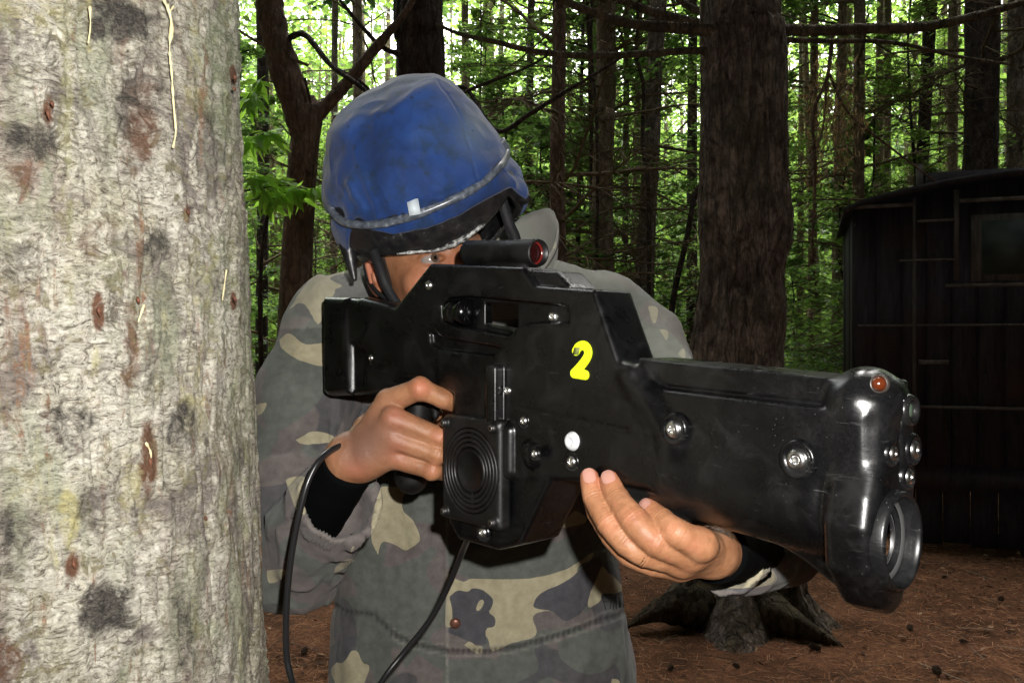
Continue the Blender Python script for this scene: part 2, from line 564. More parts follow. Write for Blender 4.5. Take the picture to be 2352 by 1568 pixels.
def trunk_mesh(name, path, mat, seg=28, step=0.06, ridge=0.05, lump=0.04, seed=0, root=0.35, zscale=0.25):
    """path rows x,y,z,r -> bark-covered tapered trunk, flared at the ground"""
    p = cr(path, 12)
    d = np.concatenate([[0], np.cumsum(np.linalg.norm(np.diff(p[:, :3], axis=0), axis=1))])
    n = max(6, int(d[-1] / step))
    q = np.stack([np.interp(np.linspace(0, d[-1], n), d, p[:, k]) for k in range(4)], -1)
    V, Fs = tube(q[:, :3], 1.0, seg, cap=False)
    ctr = np.repeat(q[:, :3], seg, 0); r = np.repeat(q[:, 3], seg)
    u = V - ctr
    ang = np.arctan2(u[:, 1], u[:, 0])
    z = V[:, 2]
    c3 = np.stack([np.cos(ang) * 1.0, np.sin(ang) * 1.0, z * zscale], -1)
    rr = r * (1 + lump * fbm(c3 * 2.0 + seed, 3, seed) + ridge * (1 - 2 * np.abs(fbm(c3 * np.array([6, 6, 7.0]) + seed, 3, seed + 5))))
    zb = q[0, 2]
    if root > 0:
        fl_ = np.exp(-np.maximum(z - zb, 0) / 0.22)
        rr = rr * (1 + root * fl_ * (1.0 + 0.8 * np.cos(ang * 5 + seed) + 0.4 * np.cos(ang * 3 + seed * 2)))
    V = ctr + u * rr[:, None]
    return mesh_np(name, V, Fs, mat)

def limb(name, path, mat, parent, seg=8, bump=0.12, seed=0):
    p = cr(path, 10)
    V, Fs = tube(p[:, :3], 1.0, seg)
    n = len(p)
    ctr = np.vstack([np.repeat(p[:, :3], seg, 0), p[:1, :3], p[-1:, :3]]); r = np.concatenate([np.repeat(p[:, 3], seg), [0, 0]])
    k = 1 + bump * fbm(ctr * 22 + (V - ctr) * 2.2 + seed, 3, seed) + (.25 * fbm(ctr * 9 + (V - ctr) * 3, 2, seed + 3) if name == 'root' else 0)
    return obj_np(name, ctr + (V - ctr) * (r * k)[:, None], Fs, mat, parent)

# ---- dead side branches of the conifers: six shapes, shared
def dead_branch_mesh(seed):
    r = np.random.default_rng(seed)
    L = 1.0
    n = 7
    t = np.linspace(0, 1, n)
    main = np.stack([t * L, 0.05 * np.sin(t * 3 + seed) + np.cumsum(r.normal(0, 0.012, n)), -0.10 * t ** 2 + 0.05 * t + np.cumsum(r.normal(0, 0.012, n))], -1)
    main[0] = 0
    parts = [tube(main, np.linspace(0.011, 0.0025, n), 4)]
    for k in range(16):
        tt = r.uniform(0.15, 0.98)
        b = np.array([np.interp(tt, t, main[:, j]) for j in range(3)])
        sd_ = 1 if k % 2 else -1
        l = (0.42 * (1.1 - tt) + 0.10) * r.uniform(0.5, 1.1)
        dr = np.array([0.75, sd_ * r.uniform(0.4, 1.0), r.normal(-0.12, 0.25)]); dr /= np.linalg.norm(dr)
        pts = np.stack([b, b + dr * l * 0.5 + r.normal(0, 0.012, 3), b + dr * l + np.array([0, 0, -0.03]) + r.normal(0, 0.02, 3)])
        parts.append(tube(pts, [0.0035, 0.0024, 0.001], 3))
        for q_ in range(2):
            b2 = pts[1] + (pts[2] - pts[1]) * r.uniform(0, 0.8)
            d2 = dr + r.normal(0, 0.5, 3); d2 /= np.linalg.norm(d2)
            parts.append(tube(np.stack([b2, b2 + d2 * l * 0.4]), [0.0018, 0.0008], 3))
    V, Fs = merge(parts)
    return mesh_np('dead_branch', V, Fs, TWIG)
DEADB = [dead_branch_mesh(40 + k) for k in range(7)]

# ---- leaves
def mat_leaf(name, col, tcol, spec=0.3):
    m = M(name)
    g = m.node('ShaderNodeNewGeometry')
    rnd = g.outputs['Random Per Island']
    v = m.ramp(rnd, [(0.0, 0.55), (1.0, 1.35)])
    c1 = m.mix(1.0, col, v, 'MULTIPLY'); c2 = m.mix(1.0, tcol, v, 'MULTIPLY')
    m.set(color=c1, rough=0.5, spec=spec)
    tr = m.node('ShaderNodeBsdfTranslucent'); m.put(tr.inputs['Color'], c2)
    mx = m.node('ShaderNodeMixShader'); mx.inputs[0].default_value = 0.55
    m.L.new(m.b.outputs[0], mx.inputs[1]); m.L.new(tr.outputs[0], mx.inputs[2])
    m.L.new(mx.outputs[0], m.out.inputs['Surface'])
    return m.m
LEAF_A = mat_leaf('leaf_bright', (0.10, 0.175, 0.04), (0.29, 0.46, 0.085))
LEAF_B = mat_leaf('leaf_mid', (0.06, 0.11, 0.03), (0.17, 0.30, 0.06))
LEAF_P = mat_leaf('leaf_lit', (0.22, 0.42, 0.05), (0.4, 0.7, 0.08))  # raised leaf colour stands in for flash light on the near chestnut
LEAF_C = mat_leaf('needle_green', (0.028, 0.055, 0.02), (0.05, 0.10, 0.03))
LEAF_T = mat_leaf('needle_tan', (0.15, 0.10, 0.05), (0.25, 0.15, 0.07))

def leaf_quads(C, D, Nrm, L, W):
    """rhombic leaves, folded slightly along the midrib: centre, direction, normal, length, width"""
    S = np.cross(D, Nrm); S /= np.linalg.norm(S, axis=1)[:, None] + 1e-9
    L = L[:, None]; W = W[:, None]
    a = C - D * L * 0.5; b = C + D * L * 0.5
    m = C - D * L * 0.08 - Nrm * W * 0.12
    V = np.stack([a, m + S * W * 0.5 + Nrm * W * 0.2, b, m - S * W * 0.5 + Nrm * W * 0.2], 1).reshape(-1, 3)
    i = np.arange(len(C))[:, None] * 4
    return V, [np.concatenate([i + np.array([[0, 1, 2]]), i + np.array([[0, 2, 3]])])]

def sapling_mesh(seed, h=5.0, nleaf=5000, spread=1.3, lsz=0.075, z0=0.3):
    """(stem mesh arrays, leaf mesh arrays) of a broadleaf sapling in flat sprays"""
    r = np.random.default_rng(seed)
    n = 9
    t = np.linspace(0, 1, n)
    bend = np.cumsum(r.normal(0, 0.05, (n, 2)), 0); bend[0] = 0
    stem = np.stack([bend[:, 0], bend[:, 1], t * h], -1)
    wood = [tube(stem, np.linspace(0.032, 0.006, n), 6)]
    nb = 42
    per = nleaf // nb
    LC, LD, LN, LL = [], [], [], []
    for k in range(nb):
        tt = z0 / h + (1 - z0 / h) * (k + r.random()) / nb
        b = np.array([np.interp(tt, t, stem[:, j]) for j in range(3)])
        az = r.uniform(0, 2 * np.pi)
        l = spread * (1.05 - tt * 0.75) * r.uniform(0.45, 1.1)
        el = r.uniform(0.0, 0.45)
        d = np.array([np.cos(az) * np.cos(el), np.sin(az) * np.cos(el), np.sin(el)])
        pts = np.stack([b, b + d * l * 0.5 + [0, 0, 0.03], b + d * l - [0, 0, 0.10 * l]])
        wood.append(tube(pts, [0.009, 0.005, 0.0015], 4))
        s = np.array([-np.sin(az), np.cos(az), 0.0])
        u = r.random(per) ** 0.75
        w = r.normal(0, 0.23, per) * l * (1.15 - u)
        c = b + d * (u * l)[:, None] + s * w[:, None] + np.array([0, 0, 1.0]) * (r.normal(0, 0.035, per) - 0.10 * l * u ** 2)[:, None]
        dd = d * 0.6 + s * (np.sign(w) * 0.7)[:, None] + r.normal(0, 0.25, (per, 3)); dd /= np.linalg.norm(dd, axis=1)[:, None]
        nn = np.array([0, 0, 1.0]) + r.normal(0, 0.38, (per, 3)); nn /= np.linalg.norm(nn, axis=1)[:, None]
        LC.append(c); LD.append(dd); LN.append(nn); LL.append(r.uniform(0.7, 1.25, per) * lsz)
    LL = np.concatenate(LL)
    return merge(wood), leaf_quads(np.vstack(LC), np.vstack(LD), np.vstack(LN), LL, LL * 0.55)

SAP = []
for k in range(5):
    w_, l_ = sapling_mesh(100 + k, h=[4.2, 5.5, 6.5, 3.0, 7.5][k], nleaf=[4200, 5200, 6000, 3200, 6500][k], spread=[1.2, 1.5, 1.7, 1.0, 1.8][k])
    lf = {}
    for nm, mt in (('A', LEAF_A), ('B', LEAF_B)):
        lf[nm] = mesh_np('foliage', *l_, mt, smooth=False)
    SAP.append((mesh_np('stem', *w_, BARK_D), lf))

def place_sapling(x, y, k, shade, rz, sc, label):
    t = empty('beech_sapling', (x, y, 0))
    t.rotation_euler.z = rz; t.scale = (sc,) * 3
    tag(t, label, 'sapling', 'leafy saplings of the understorey')
    link('stem', SAP[k][0], t); link('foliage', SAP[k][1][shade], t)
    return t

# conifer crown, shared: drooping layers of needle sprays, high above the frame
def crown_mesh(seed, z0, z1, R, n=9000, lsz=0.16, taper=True):
    r = np.random.default_rng(seed)
    u = r.random(n)
    z = z0 + (z1 - z0) * u
    rad = R * ((1 - u) * 0.85 + 0.15) * np.sqrt(r.random(n)) ** 0.6
    k = r.integers(0, 11, n); az = k * 2 * np.pi / 11 + r.normal(0, 0.16, n) + np.floor(u * 16) * 0.7
    c = np.stack([np.cos(az) * rad, np.sin(az) * rad, (np.floor(u * 16) / 16) * (z1 - z0) + z0 - 0.22 * rad + r.normal(0, 0.10, n)], -1)
    d = np.stack([np.cos(az), np.sin(az), -0.2 + 0 * az], -1) + r.normal(0, 0.45, (n, 3)); d /= np.linalg.norm(d, axis=1)[:, None]
    nn = np.array([0, 0, 1.0]) + r.normal(0, 0.3, (n, 3)); nn /= np.linalg.norm(nn, axis=1)[:, None]
    L = r.uniform(0.6, 1.3, n) * lsz
    return mesh_np('crown', *leaf_quads(c, d, nn, L * 1.5, L * 0.7), LEAF_C, smooth=False)
CROWN = [crown_mesh(300 + k, [9, 10, 8.5][k], [15, 16, 14][k], [1.7, 1.9, 1.6][k], 2200, 0.22) for k in range(3)]
CROWN_T = crown_mesh(310, 3.3, 5.6, 1.6, 2500, 0.16)

def conifer(name, path, depth, mat, label, cat='tree', group=None, top=13.0, crown=0, nb=24, bz=(1.0, 7.0), bl=(0.7, 1.5), seed=0,
            ridge=0.05, lump=0.04, seg=20, root=0.3, step=0.07, dup=None):
    """path rows (u, v, width) in photo pixels at one distance, listed top to bottom"""
    r = np.random.default_rng(seed + 900)
    pts = []
    for (u, v, w) in path[::-1]:
        p = P(u, v, depth); pts.append([p[0], p[1], p[2], w / 2 / FPX * depth])
    pts = np.array(pts)
    if pts[0, 2] > 0.02:      # down to the ground
        s_ = (pts[0, :2] - pts[1, :2]) / max(pts[1, 2] - pts[0, 2], 0.3) * pts[0, 2] * 0.5 if len(pts) > 1 else 0
        pts = np.vstack([[pts[0, 0] + (s_[0] if len(pts) > 1 else 0), pts[0, 1], -0.05, pts[0, 3] * 1.08], pts])
    else:
        pts[0, 2] = -0.05
    q = pts[-1]
    lean = np.clip((pts[-1, :2] - pts[0, :2]) / (pts[-1, 2] - pts[0, 2] + 1e-6), -0.04, 0.04)
    pts = np.vstack([pts, [q[0] + lean[0] * (top - q[2]) * .5, q[1] + .01, (q[2] + top) / 2, q[3] * 0.75], [q[0] + lean[0] * (top - q[2]), q[1], top, q[3] * 0.25]])
    base = np.array([pts[0, 0], pts[0, 1], 0.0])
    loc = pts.copy(); loc[:, :3] -= base
    t = empty(name, base)
    tag(t, label, cat, group)
    tr = link('trunk', trunk_mesh('trunk', loc, mat, seg=seg, step=step, ridge=ridge, lump=lump, seed=seed, root=root), t)
    if crown is not None:
        o = link('crown', CROWN[crown], t)
        o.location = (lean[0] * 8, 0, 0)
        o.rotation_euler.z = r.uniform(0, 6)
    for k in range(nb):
        z = r.uniform(*bz)
        x = np.interp(z, loc[:, 2], loc[:, 0]); y = np.interp(z, loc[:, 2], loc[:, 1]); rad = np.interp(z, loc[:, 2], loc[:, 3])
        a = r.uniform(0, 2 * np.pi)
        o = link('branch', DEADB[r.integers(0, len(DEADB))], t)
        o.location = (x + math.cos(a) * rad * 0.8, y + math.sin(a) * rad * 0.8, z)
        s = r.uniform(*bl)
        o.scale = (s, s, s)
        o.rotation_euler = (r.normal(0, 0.4), r.normal(0.0, 0.22), a)
    return t

def px(path, depth, z_off=None):
    """rows (u, v, depth offset, width px) -> x,y,z,r"""
    out = []
    for (u, v, dd, w) in path:
        p = P(u, v, depth + dd); out.append([p[0], p[1], p[2], w / 2 / FPX * (depth + dd)])
    return np.array(out)

def child_limb(t, path, depth, mat, seed=0, seg=8, name='branch'):
    q = px(path, depth); q[:, :3] -= np.array(t.location)
    return limb(name, q, mat, t, seg, 0.12, seed)

# 1 big conifer right of centre
t = conifer('pine_tree', [(1700, -60, 172), (1706, 60, 178), (1708, 200, 184), (1706, 400, 186), (1712, 520, 196), (1705, 620, 180), (1700, 720, 188), (1690, 820, 192), (1700, 1000, 200), (1705, 1250, 205), (1700, 1330, 215), (1700, 1395, 260)], 4.4,
            BARK, 'big thick brown pine trunk standing right of the man, mossy roots at its foot', seed=3, nb=12, bz=(2.2, 6), bl=(.8, 1.6), ridge=0.085, lump=0.05, seg=120, step=0.02, root=0.45, crown=1, top=15)
child_limb(t, [(1640, 118, 0, 20), (1560, 118, -.05, 17), (1400, 128, -.15, 16), (1250, 122, -.25, 14), (1130, 95, -.3, 12), (1060, 80, -.3, 10), (1000, 55, -.3, 7)], 4.35, MOSSY, 1)
child_limb(t, [(1650, 72, 0, 30), (1560, 65, -.05, 26), (1450, 55, -.1, 24), (1380, 35, -.1, 20), (1290, 0, -.1, 17), (1180, -50, -.1, 12)], 4.3, MOSSY, 2)
child_limb(t, [(1650, 60, .1, 26), (1560, 45, .1, 22), (1450, 10, .1, 20), (1340, -45, .1, 16)], 4.4, MOSSY, 3)
child_limb(t, [(1650, 30, .2, 22), (1590, 20, .2, 18), (1540, -20, .2, 16)], 4.4, MOSSY, 4)
child_limb(t, [(1780, 68, 0, 30), (1880, 70, 0, 26), (2000, 66, 0, 25), (2120, 62, 0, 23), (2230, 40, 0, 20), (2352, 5, 0, 15), (2450, -30, 0, 10)], 4.4, MOSSY, 5)
child_limb(t, [(1780, 92, .2, 14), (1900, 95, .2, 12), (2050, 98, .25, 10), (2200, 130, .3, 8), (2330, 150, .3, 6)], 4.4, MOSSY, 6)
child_limb(t, [(1700, 1385, -.1, 110), (1780, 1405, -.25, 80), (1850, 1442, -.35, 46), (1910, 1472, -.42, 22), (1950, 1500, -.45, 4)], 4.35, MOSSY, 7, 16, 'root')
child_limb(t, [(1670, 1375, -.05, 120), (1590, 1395, -.15, 92), (1520, 1400, -.2, 60), (1465, 1425, -.22, 20), (1430, 1445, -.22, 4)], 4.35, MOSSY, 8, 16, 'root')
child_limb(t, [(1705, 1390, -.1, 140), (1690, 1455, -.35, 80), (1680, 1512, -.5, 36), (1672, 1580, -.6, 4)], 4.35, MOSSY, 9, 16, 'root')

# 2 forked tree on the left
t = conifer('forked_tree', [(712, 262, 60), (700, 330, 66), (690, 450, 68), (682, 600, 72), (676, 760, 76), (672, 900, 80)], 5.2, BARK_S,
            'smooth brown tree forking into two limbs just left of the helmet', seed=5, nb=3, bz=(2.9, 4), top=2.9, crown=None, ridge=0.015, lump=0.03, seg=40, step=0.03, root=0.3)
child_limb(t, [(700, 300, 0, 66), (668, 200, 0, 70), (640, 110, 0, 66), (625, 40, 0, 62), (620, -30, 0, 60), (640, -500, 0, 52), (650, -1800, .2, 30)], 5.2, BARK_S, 11, 20, 'limb')
child_limb(t, [(706, 290, 0, 44), (730, 262, 0, 34), (790, 200, 0, 28), (838, 140, 0, 26), (880, 90, 0, 22), (930, 30, 0, 16), (990, -80, 0, 12)], 5.2, BARK_S, 12, 12, 'limb')
child_limb(t, [(660, 90, 0, 14), (700, 80, -.1, 14), (760, 150, -.3, 12), (830, 200, -.5, 11), (900, 262, -.6, 9), (940, 300, -.7, 8)], 5.2, BARK_D, 13)
child_limb(t, [(700, 180, 0, 7), (712, 230, 0, 6), (722, 270, 0, 5)], 5.15, BARK_D, 14)
o = link('crown', CROWN[0], t); o.location = (0, 0, 0)

# 3 dark trunk behind the helmet
t = conifer('pine_tree', [(960, -60, 108), (965, 60, 106), (968, 200, 108), (970, 500, 116), (972, 900, 124)], 5.6, BARK_D,
            'dark thick pine trunk rising directly above and behind the blue helmet', seed=8, nb=16, bz=(2.0, 5.5), bl=(.8, 1.5), ridge=0.06, seg=70, step=0.03, crown=0)
child_limb(t, [(940, 130, 0, 16), (880, 110, 0, 12), (830, 60, 0, 10), (780, 0, 0, 8), (740, -50, 0, 6)], 5.5, BARK_D, 21)
child_limb(t, [(940, 260, 0, 12), (880, 240, 0, 9), (830, 190, 0, 8), (770, 155, 0, 6)], 5.5, BARK_D, 22)
child_limb(t, [(990, 245, 0, 12), (1060, 215, -.1, 9), (1120, 190, -.1, 8), (1200, 160, -.2, 6), (1280, 115, -.3, 4)], 5.5, BARK_D, 23)
child_limb(t, [(1000, 215, 0, 12), (1070, 205, .3, 10), (1140, 300, 0, 11), (1220, 260, -.2, 11), (1300, 210, -.4, 9), (1400, 150, -.6, 6), (1480, 95, -.7, 4)], 5.6, BARK_D, 24)

specs = [
 # u path, depth, mat, label, seed, nb
 ([(1285, -60, 30), (1283, 200, 33), (1280, 420, 34), (1284, 620, 36), (1288, 850, 38)], 7.2, BARK_R, 'straight reddish brown pine trunk just right of the helmet, flecked with pale bark scales', 10, 46),
 ([(1392, -60, 42), (1392, 200, 44), (1384, 420, 46), (1386, 640, 50), (1386, 900, 54)], 8.2, BARK_P, 'pale olive brown pine trunk, third trunk left of the big one', 11, 40),
 ([(1362, -60, 24), (1366, 300, 25), (1364, 700, 27), (1364, 900, 28)], 11.5, BARK, 'slim dark trunk tucked close behind the left side of the pale olive trunk', 12, 24),
 ([(1515, -60, 36), (1505, 120, 36), (1497, 300, 38), (1490, 460, 38), (1482, 600, 42), (1480, 860, 46)], 8.8, BARK, 'brown pine trunk leaning slightly right, nearest trunk left of the big one', 13, 40),
 ([(2258, -60, 72), (2256, 100, 70), (2254, 300, 70), (2250, 450, 72), (2250, 900, 76)], 8.4, BARK_D, 'dark thick pine trunk rising behind the roof of the black wagon', 14, 46),
 ([(2140, -60, 28), (2132, 120, 28), (2122, 300, 26), (2112, 480, 30), (2100, 900, 30)], 10.5, BARK_D, 'slim dark trunk above the left part of the wagon roof, beside the thick one', 15, 40),
 ([(1975, -60, 24), (1973, 200, 24), (1970, 500, 26), (1966, 900, 28)], 10.0, BARK_P, 'thin light trunk right of the big trunk, behind the corner of the wagon', 16, 34),
 ([(1935, 40, 20), (1932, 200, 22), (1925, 500, 24), (1922, 900, 26)], 12.0, BARK_P, 'thin light trunk second right of the big trunk, left of the wagon corner', 17, 24),
 ([(1872, -60, 17), (1868, 300, 18), (1864, 900, 21)], 14.5, BARK_R, 'very thin reddish trunk first right of the big trunk in the green gap', 18, 22),
 ([(820, -60, 22), (822, 200, 22), (822, 500, 24), (820, 900, 26)], 12.5, BARK_P, 'thin pale trunk between the forked tree and the helmet', 19, 30),
 ([(1068, -60, 15), (1068, 150, 16), (1066, 500, 17), (1066, 900, 18)], 14.0, BARK_P, 'very thin pale trunk just right of the dark trunk behind the helmet', 20, 24),
 ([(770, -60, 14), (768, 300, 15), (765, 900, 17)], 16.0, BARK, 'very thin brown trunk right beside the forked tree', 21, 18),
 ([(1592, -60, 20), (1590, 300, 22), (1588, 900, 24)], 13.0, BARK_D, 'thin dark trunk half hidden by the left edge of the big trunk', 22, 24),
 ([(600, -60, 24), (605, 300, 26), (600, 900, 28)], 11.0, BARK_D, 'dark trunk at the edge of the lichen covered trunk, left of the forked tree', 23, 20),
 ([(2335, -60, 34), (2332, 200, 34), (2330, 900, 38)], 10.5, BARK, 'brown trunk at the far right above the wagon roof', 24, 40),
 ([(2190, -60, 20), (2188, 200, 22), (2186, 900, 24)], 13.0, BARK_P, 'thin grey brown trunk between the two dark trunks above the wagon', 25, 30),
 ([(1222, -60, 16), (1215, 300, 17), (1205, 900, 20)], 12.0, BARK, 'thin brown trunk left of the reddish trunk by the helmet', 26, 26),
 ([(1440, -60, 13), (1438, 300, 14), (1434, 900, 16)], 16.0, BARK_D, 'very thin dark trunk midway between the pale olive trunk and the leaning one', 27, 18),
 ([(1842, 60, 13), (1840, 300, 14), (1836, 900, 16)], 18.0, BARK_P, 'hair thin pale trunk touching the right edge of the big trunk', 28, 14),
 ([(2040, -60, 15), (2038, 300, 16), (2036, 900, 18)], 15.0, BARK_P, 'thin pale trunk above the left corner of the wagon roof', 29, 26),
]
for k, (pth, dp, mt, lab, sd_, nb) in enumerate(specs):
    conifer('pine_tree', pth, dp, mt, lab, seed=sd_, nb=nb, bz=(1.0, 6.5), bl=(0.8, 1.9), crown=k % 3, seg=18 if dp > 9 else 32, step=0.08 if dp > 9 else .04, ridge=0.07, group=None)

# thin crooked broadleaf stems (dark, leaning)
def thin_stem(path, depth, label, seed):
    q = px([(u, v, 0, w) for u, v, w in path[::-1]], depth)
    q = np.vstack([[q[0, 0], q[0, 1], -0.03, q[0, 3] * 1.1], q]) if q[0, 2] > 0 else q
    base = np.array([q[0, 0], q[0, 1], 0.0]); q[:, :3] -= base
    t = empty('thin_tree', base); tag(t, label, 'tree')
    limb('trunk', q, BARK_D, t, 10, 0.1, seed)
    r = np.random.default_rng(seed)
    for k in range(8):
        z = r.uniform(1.2, max(2.2, q[-1, 2]))
        o = link('branch', DEADB[k % 7], t)
        o.location = (np.interp(z, q[:, 2], q[:, 0]), 0, z); s = r.uniform(.5, 1.0); o.scale = (s,) * 3
        o.rotation_euler = (r.normal(0, .4), r.normal(-.3, .3), r.uniform(0, 6.28))
thin_stem([(1690, 330, 8), (1640, 400, 10), (1600, 440, 12), (1575, 560, 13), (1548, 680, 14), (1530, 860, 15)], 7.6, 'thin black crooked stem leaning left in front of the undergrowth', 60)
thin_stem([(1470, -40, 7), (1462, 120, 8), (1478, 200, 9), (1476, 330, 9), (1490, 460, 10), (1490, 860, 11)], 8.0, 'thin dark wavy stem running up against the leaning brown trunk', 61)
thin_stem([(1360, -20, 8), (1358, 120, 8), (1372, 320, 8), (1370, 600, 9), (1368, 860, 9)], 7.8, 'thin dark upright stem left of the pale olive trunk', 62)
thin_stem([(640, 420, 6), (610, 520, 8), (598, 640, 10), (600, 860, 12)], 6.0, 'thin dark stem low beside the lichen covered trunk', 63)

# understorey saplings
r = np.random.default_rng(77)
spots = []
for k in range(44):
    d = r.uniform(8.5, 21)
    u = r.uniform(480, 2400)
    spots.append((u, d))
for k, (u, d) in enumerate(spots):
    place_sapling((u - 1176) / FPX * d, d, int(r.integers(0, 5)), 'A' if r.random() < 0.6 else 'B', r.uniform(0, 6.28), r.uniform(0.85, 1.25),
                  'leafy green sapling among the trunks of the wood')
# a young chestnut just left of the forked tree, close: long hanging leaflets
def hand_leaf_plant():
    base = P(560, 784, 4.2); base[2] = 0
    t = empty('sweet_chestnut_sapling', base)
    tag(t, 'young chestnut with long pointed bright green leaflets beside the lichen trunk', 'sapling')
    r = np.random.default_rng(5)
    q = px([(560, 1500, 0, 14), (556, 900, 0, 12), (550, 500, 0, 9), (540, 300, 0, 5)], 4.2); q[:, :3] -= base
    limb('stem', q, BARK_D, t)
    LC, LD, LN, LL = [], [], [], []
    wood = []
    for (u0, v0, u1, v1) in [(550, 470, 700, 440), (552, 440, 730, 430), (548, 400, 640, 415), (548, 330, 620, 300), (545, 270, 600, 180)]:
        a = P(u0, v0, 4.2) - base; b = P(u1, v1, 4.3) - base
        wood.append(tube(np.stack([a, (a + b) / 2 + [0, 0, .02], b]), [.004, .003, .001], 5))
        for k in range(15):
            tt = r.uniform(.25, 1.0)
            c = a * (1 - tt) + b * tt
            for j in range(3):
                dd = np.array([r.normal(.2, .5), r.normal(-.2, .4), r.uniform(-1.2, .1)]); dd /= np.linalg.norm(dd)
                L = r.uniform(.08, .15)
                LC.append(c + dd * L * .5); LD.append(dd); n_ = np.array([r.normal(0, .5), -1, r.normal(.5, .5)]); LN.append(n_ / np.linalg.norm(n_)); LL.append(L)
    obj_np('branch', *merge(wood), BARK_D, t)
    LL = np.array(LL)
    obj_np('foliage', *leaf_quads(np.array(LC), np.array(LD), np.array(LN), LL, LL * .26), LEAF_P, t, smooth=False)
hand_leaf_plant()

# hanging dead tan bough right of the big trunk
def dead_bough():
    base = P(1900, 60, 5.6)
    # hangs from the limb of the big tree, caught there
    t = empty('hanging_dead_bough', base)
    tag(t, 'dead tan brown bough hanging among the branches right of the big trunk', 'dead bough')
    for k, pth in enumerate([[(1912, 80, 0, 10), (1900, 180, 0, 9), (1868, 262, 0, 8), (1872, 400, 0, 7), (1864, 600, 0, 4)], [(1905, 170, 0, 7), (1950, 260, 0, 6), (2060, 350, .1, 5), (2180, 440, .2, 4)], [(1900, 190, 0, 6), (1880, 330, 0, 4), (1800, 420, -.1, 3)]]):
        q = px(pth, 5.6); q[:, :3] -= base
        limb('branch', q, BARK_R, t, 6, .1, k)
    r = np.random.default_rng(9)
    N = 1500
    u = r.normal(1905, 38, N); v = r.normal(280, 75, N)
    c = np.stack([(u - 1176) / FPX * 5.7, 5.7 + r.normal(0, .12, N), H + (784 - v) / FPX * 5.7], -1) - base
    d = np.stack([r.normal(0, .5, N), r.normal(0, .4, N), -np.abs(r.normal(.8, .4, N))], -1); d /= np.linalg.norm(d, axis=1)[:, None]
    nn = r.normal(0, 1, (N, 3)); nn /= np.linalg.norm(nn, axis=1)[:, None]
    L = r.uniform(.03, .09, N)
    obj_np('foliage', *leaf_quads(c, d, nn, L, L * .12), LEAF_T, t, smooth=False)
dead_bough()

# far wood all round, one mass
def far_wood():
    r = np.random.default_rng(21)
    def leaves(n, a0, a1, d0, d1, zmax, lsz):
        ang = r.uniform(a0, a1, n); d = np.sqrt(r.uniform(d0 ** 2, d1 ** 2, n))
        # clumps
        nc = n // 130
        ca = r.uniform(a0, a1, nc); cd = np.sqrt(r.uniform(d0 ** 2, d1 ** 2, nc)); cz = zmax * r.random(nc) ** 1.05; cs = r.uniform(.5, 1.6, nc)
        k = r.integers(0, nc, n)
        x = np.sin(ca[k]) * cd[k] + r.normal(0, 1, n) * cs[k]; y = np.cos(ca[k]) * cd[k] + r.normal(0, 1, n) * cs[k]
        z = np.maximum(cz[k] + r.normal(0, .35, n) * cs[k], .05)
        C = np.stack([x, y, z], -1)
        D = r.normal(0, 1, (n, 3)); D[:, 2] *= .5; D /= np.linalg.norm(D, axis=1)[:, None]
        Nn = np.array([0, 0, 1.0]) + r.normal(0, .5, (n, 3)); Nn /= np.linalg.norm(Nn, axis=1)[:, None]
        L = r.uniform(.7, 1.4, n) * lsz
        return leaf_quads(C, D, Nn, L, L * .6)
    o = obj_np('distant_woodland', *leaves(250000, -.75, .75, 17, 42, 13, .17), LEAF_A, smooth=False); tag(o, kind='stuff')
    o = obj_np('distant_evergreens', *leaves(90000, -.75, .75, 24, 55, 17, .34), LEAF_B, smooth=False); tag(o, kind='stuff')
    n = 60000
    ang = r.uniform(-.7, .7, n); d = r.uniform(7.5, 20, n)
    C = np.stack([np.sin(ang) * d, np.cos(ang) * d, 0 * d], -1)
    hh = np.clip(.65 + .9 * fbm(C * .7, 2, 4), .08, 1.7)
    C[:, 2] = hh * r.random(n) ** .8
    keep = (C[:, 0] < 2.0) | (C[:, 1] > 9) ; C = C[keep]; n = len(C)
    D = r.normal(0, 1, (n, 3)); D[:, 2] = np.abs(D[:, 2]) * .6; D /= np.linalg.norm(D, axis=1)[:, None]
    Nn = np.array([0, 0, 1.0]) + r.normal(0, .5, (n, 3)); Nn /= np.linalg.norm(Nn, axis=1)[:, None]
    L = r.uniform(.05, .13, n)
    o = obj_np('undergrowth', *leaf_quads(C, D, Nn, L, L * .45), LEAF_B, smooth=False); tag(o, kind='stuff')
    # unseen wood on the other sides, thickened to hold back sky light
    o = obj_np('unseen_shade_wood', *leaves(90000, .75, 2 * np.pi - .75, 8, 24, 13, .8), LEAF_C, smooth=False); tag(o, kind='stuff')
    # unseen canopy added to shade the man and the near ground
    n = 62000
    C = np.stack([r.uniform(-12, 12, n), r.uniform(-12, 3.4, n), r.uniform(6.0, 11, n)], -1)
    C[:, :2] += r.normal(0, .4, (n, 2))
    D = r.normal(0, 1, (n, 3)); D[:, 2] *= .3; D /= np.linalg.norm(D, axis=1)[:, None]
    Nn = np.array([0, 0, 1.0]) + r.normal(0, .3, (n, 3)); Nn /= np.linalg.norm(Nn, axis=1)[:, None]
    L = r.uniform(.35, .75, n)
    o = obj_np('shade_canopy', *leaf_quads(C, D, Nn, L, L * .6), LEAF_C, smooth=False); tag(o, kind='stuff')
    # far trunks too many to count
    parts = []
    for k in range(220):
        a = r.uniform(-.72, .72); d = r.uniform(17, 45); R_ = r.uniform(.06, .14)
        x, y = math.sin(a) * d, math.cos(a) * d; ln = r.normal(0, .25)
        parts.append(tube(np.array([[x, y, -.1], [x + ln * .5, y, 6], [x + ln, y, 13]]), [R_, R_ * .8, R_ * .4], 6))
    o = obj_np('distant_trunks', *merge(parts), BARK_P); tag(o, kind='stuff')
far_wood()
litter_clumps()

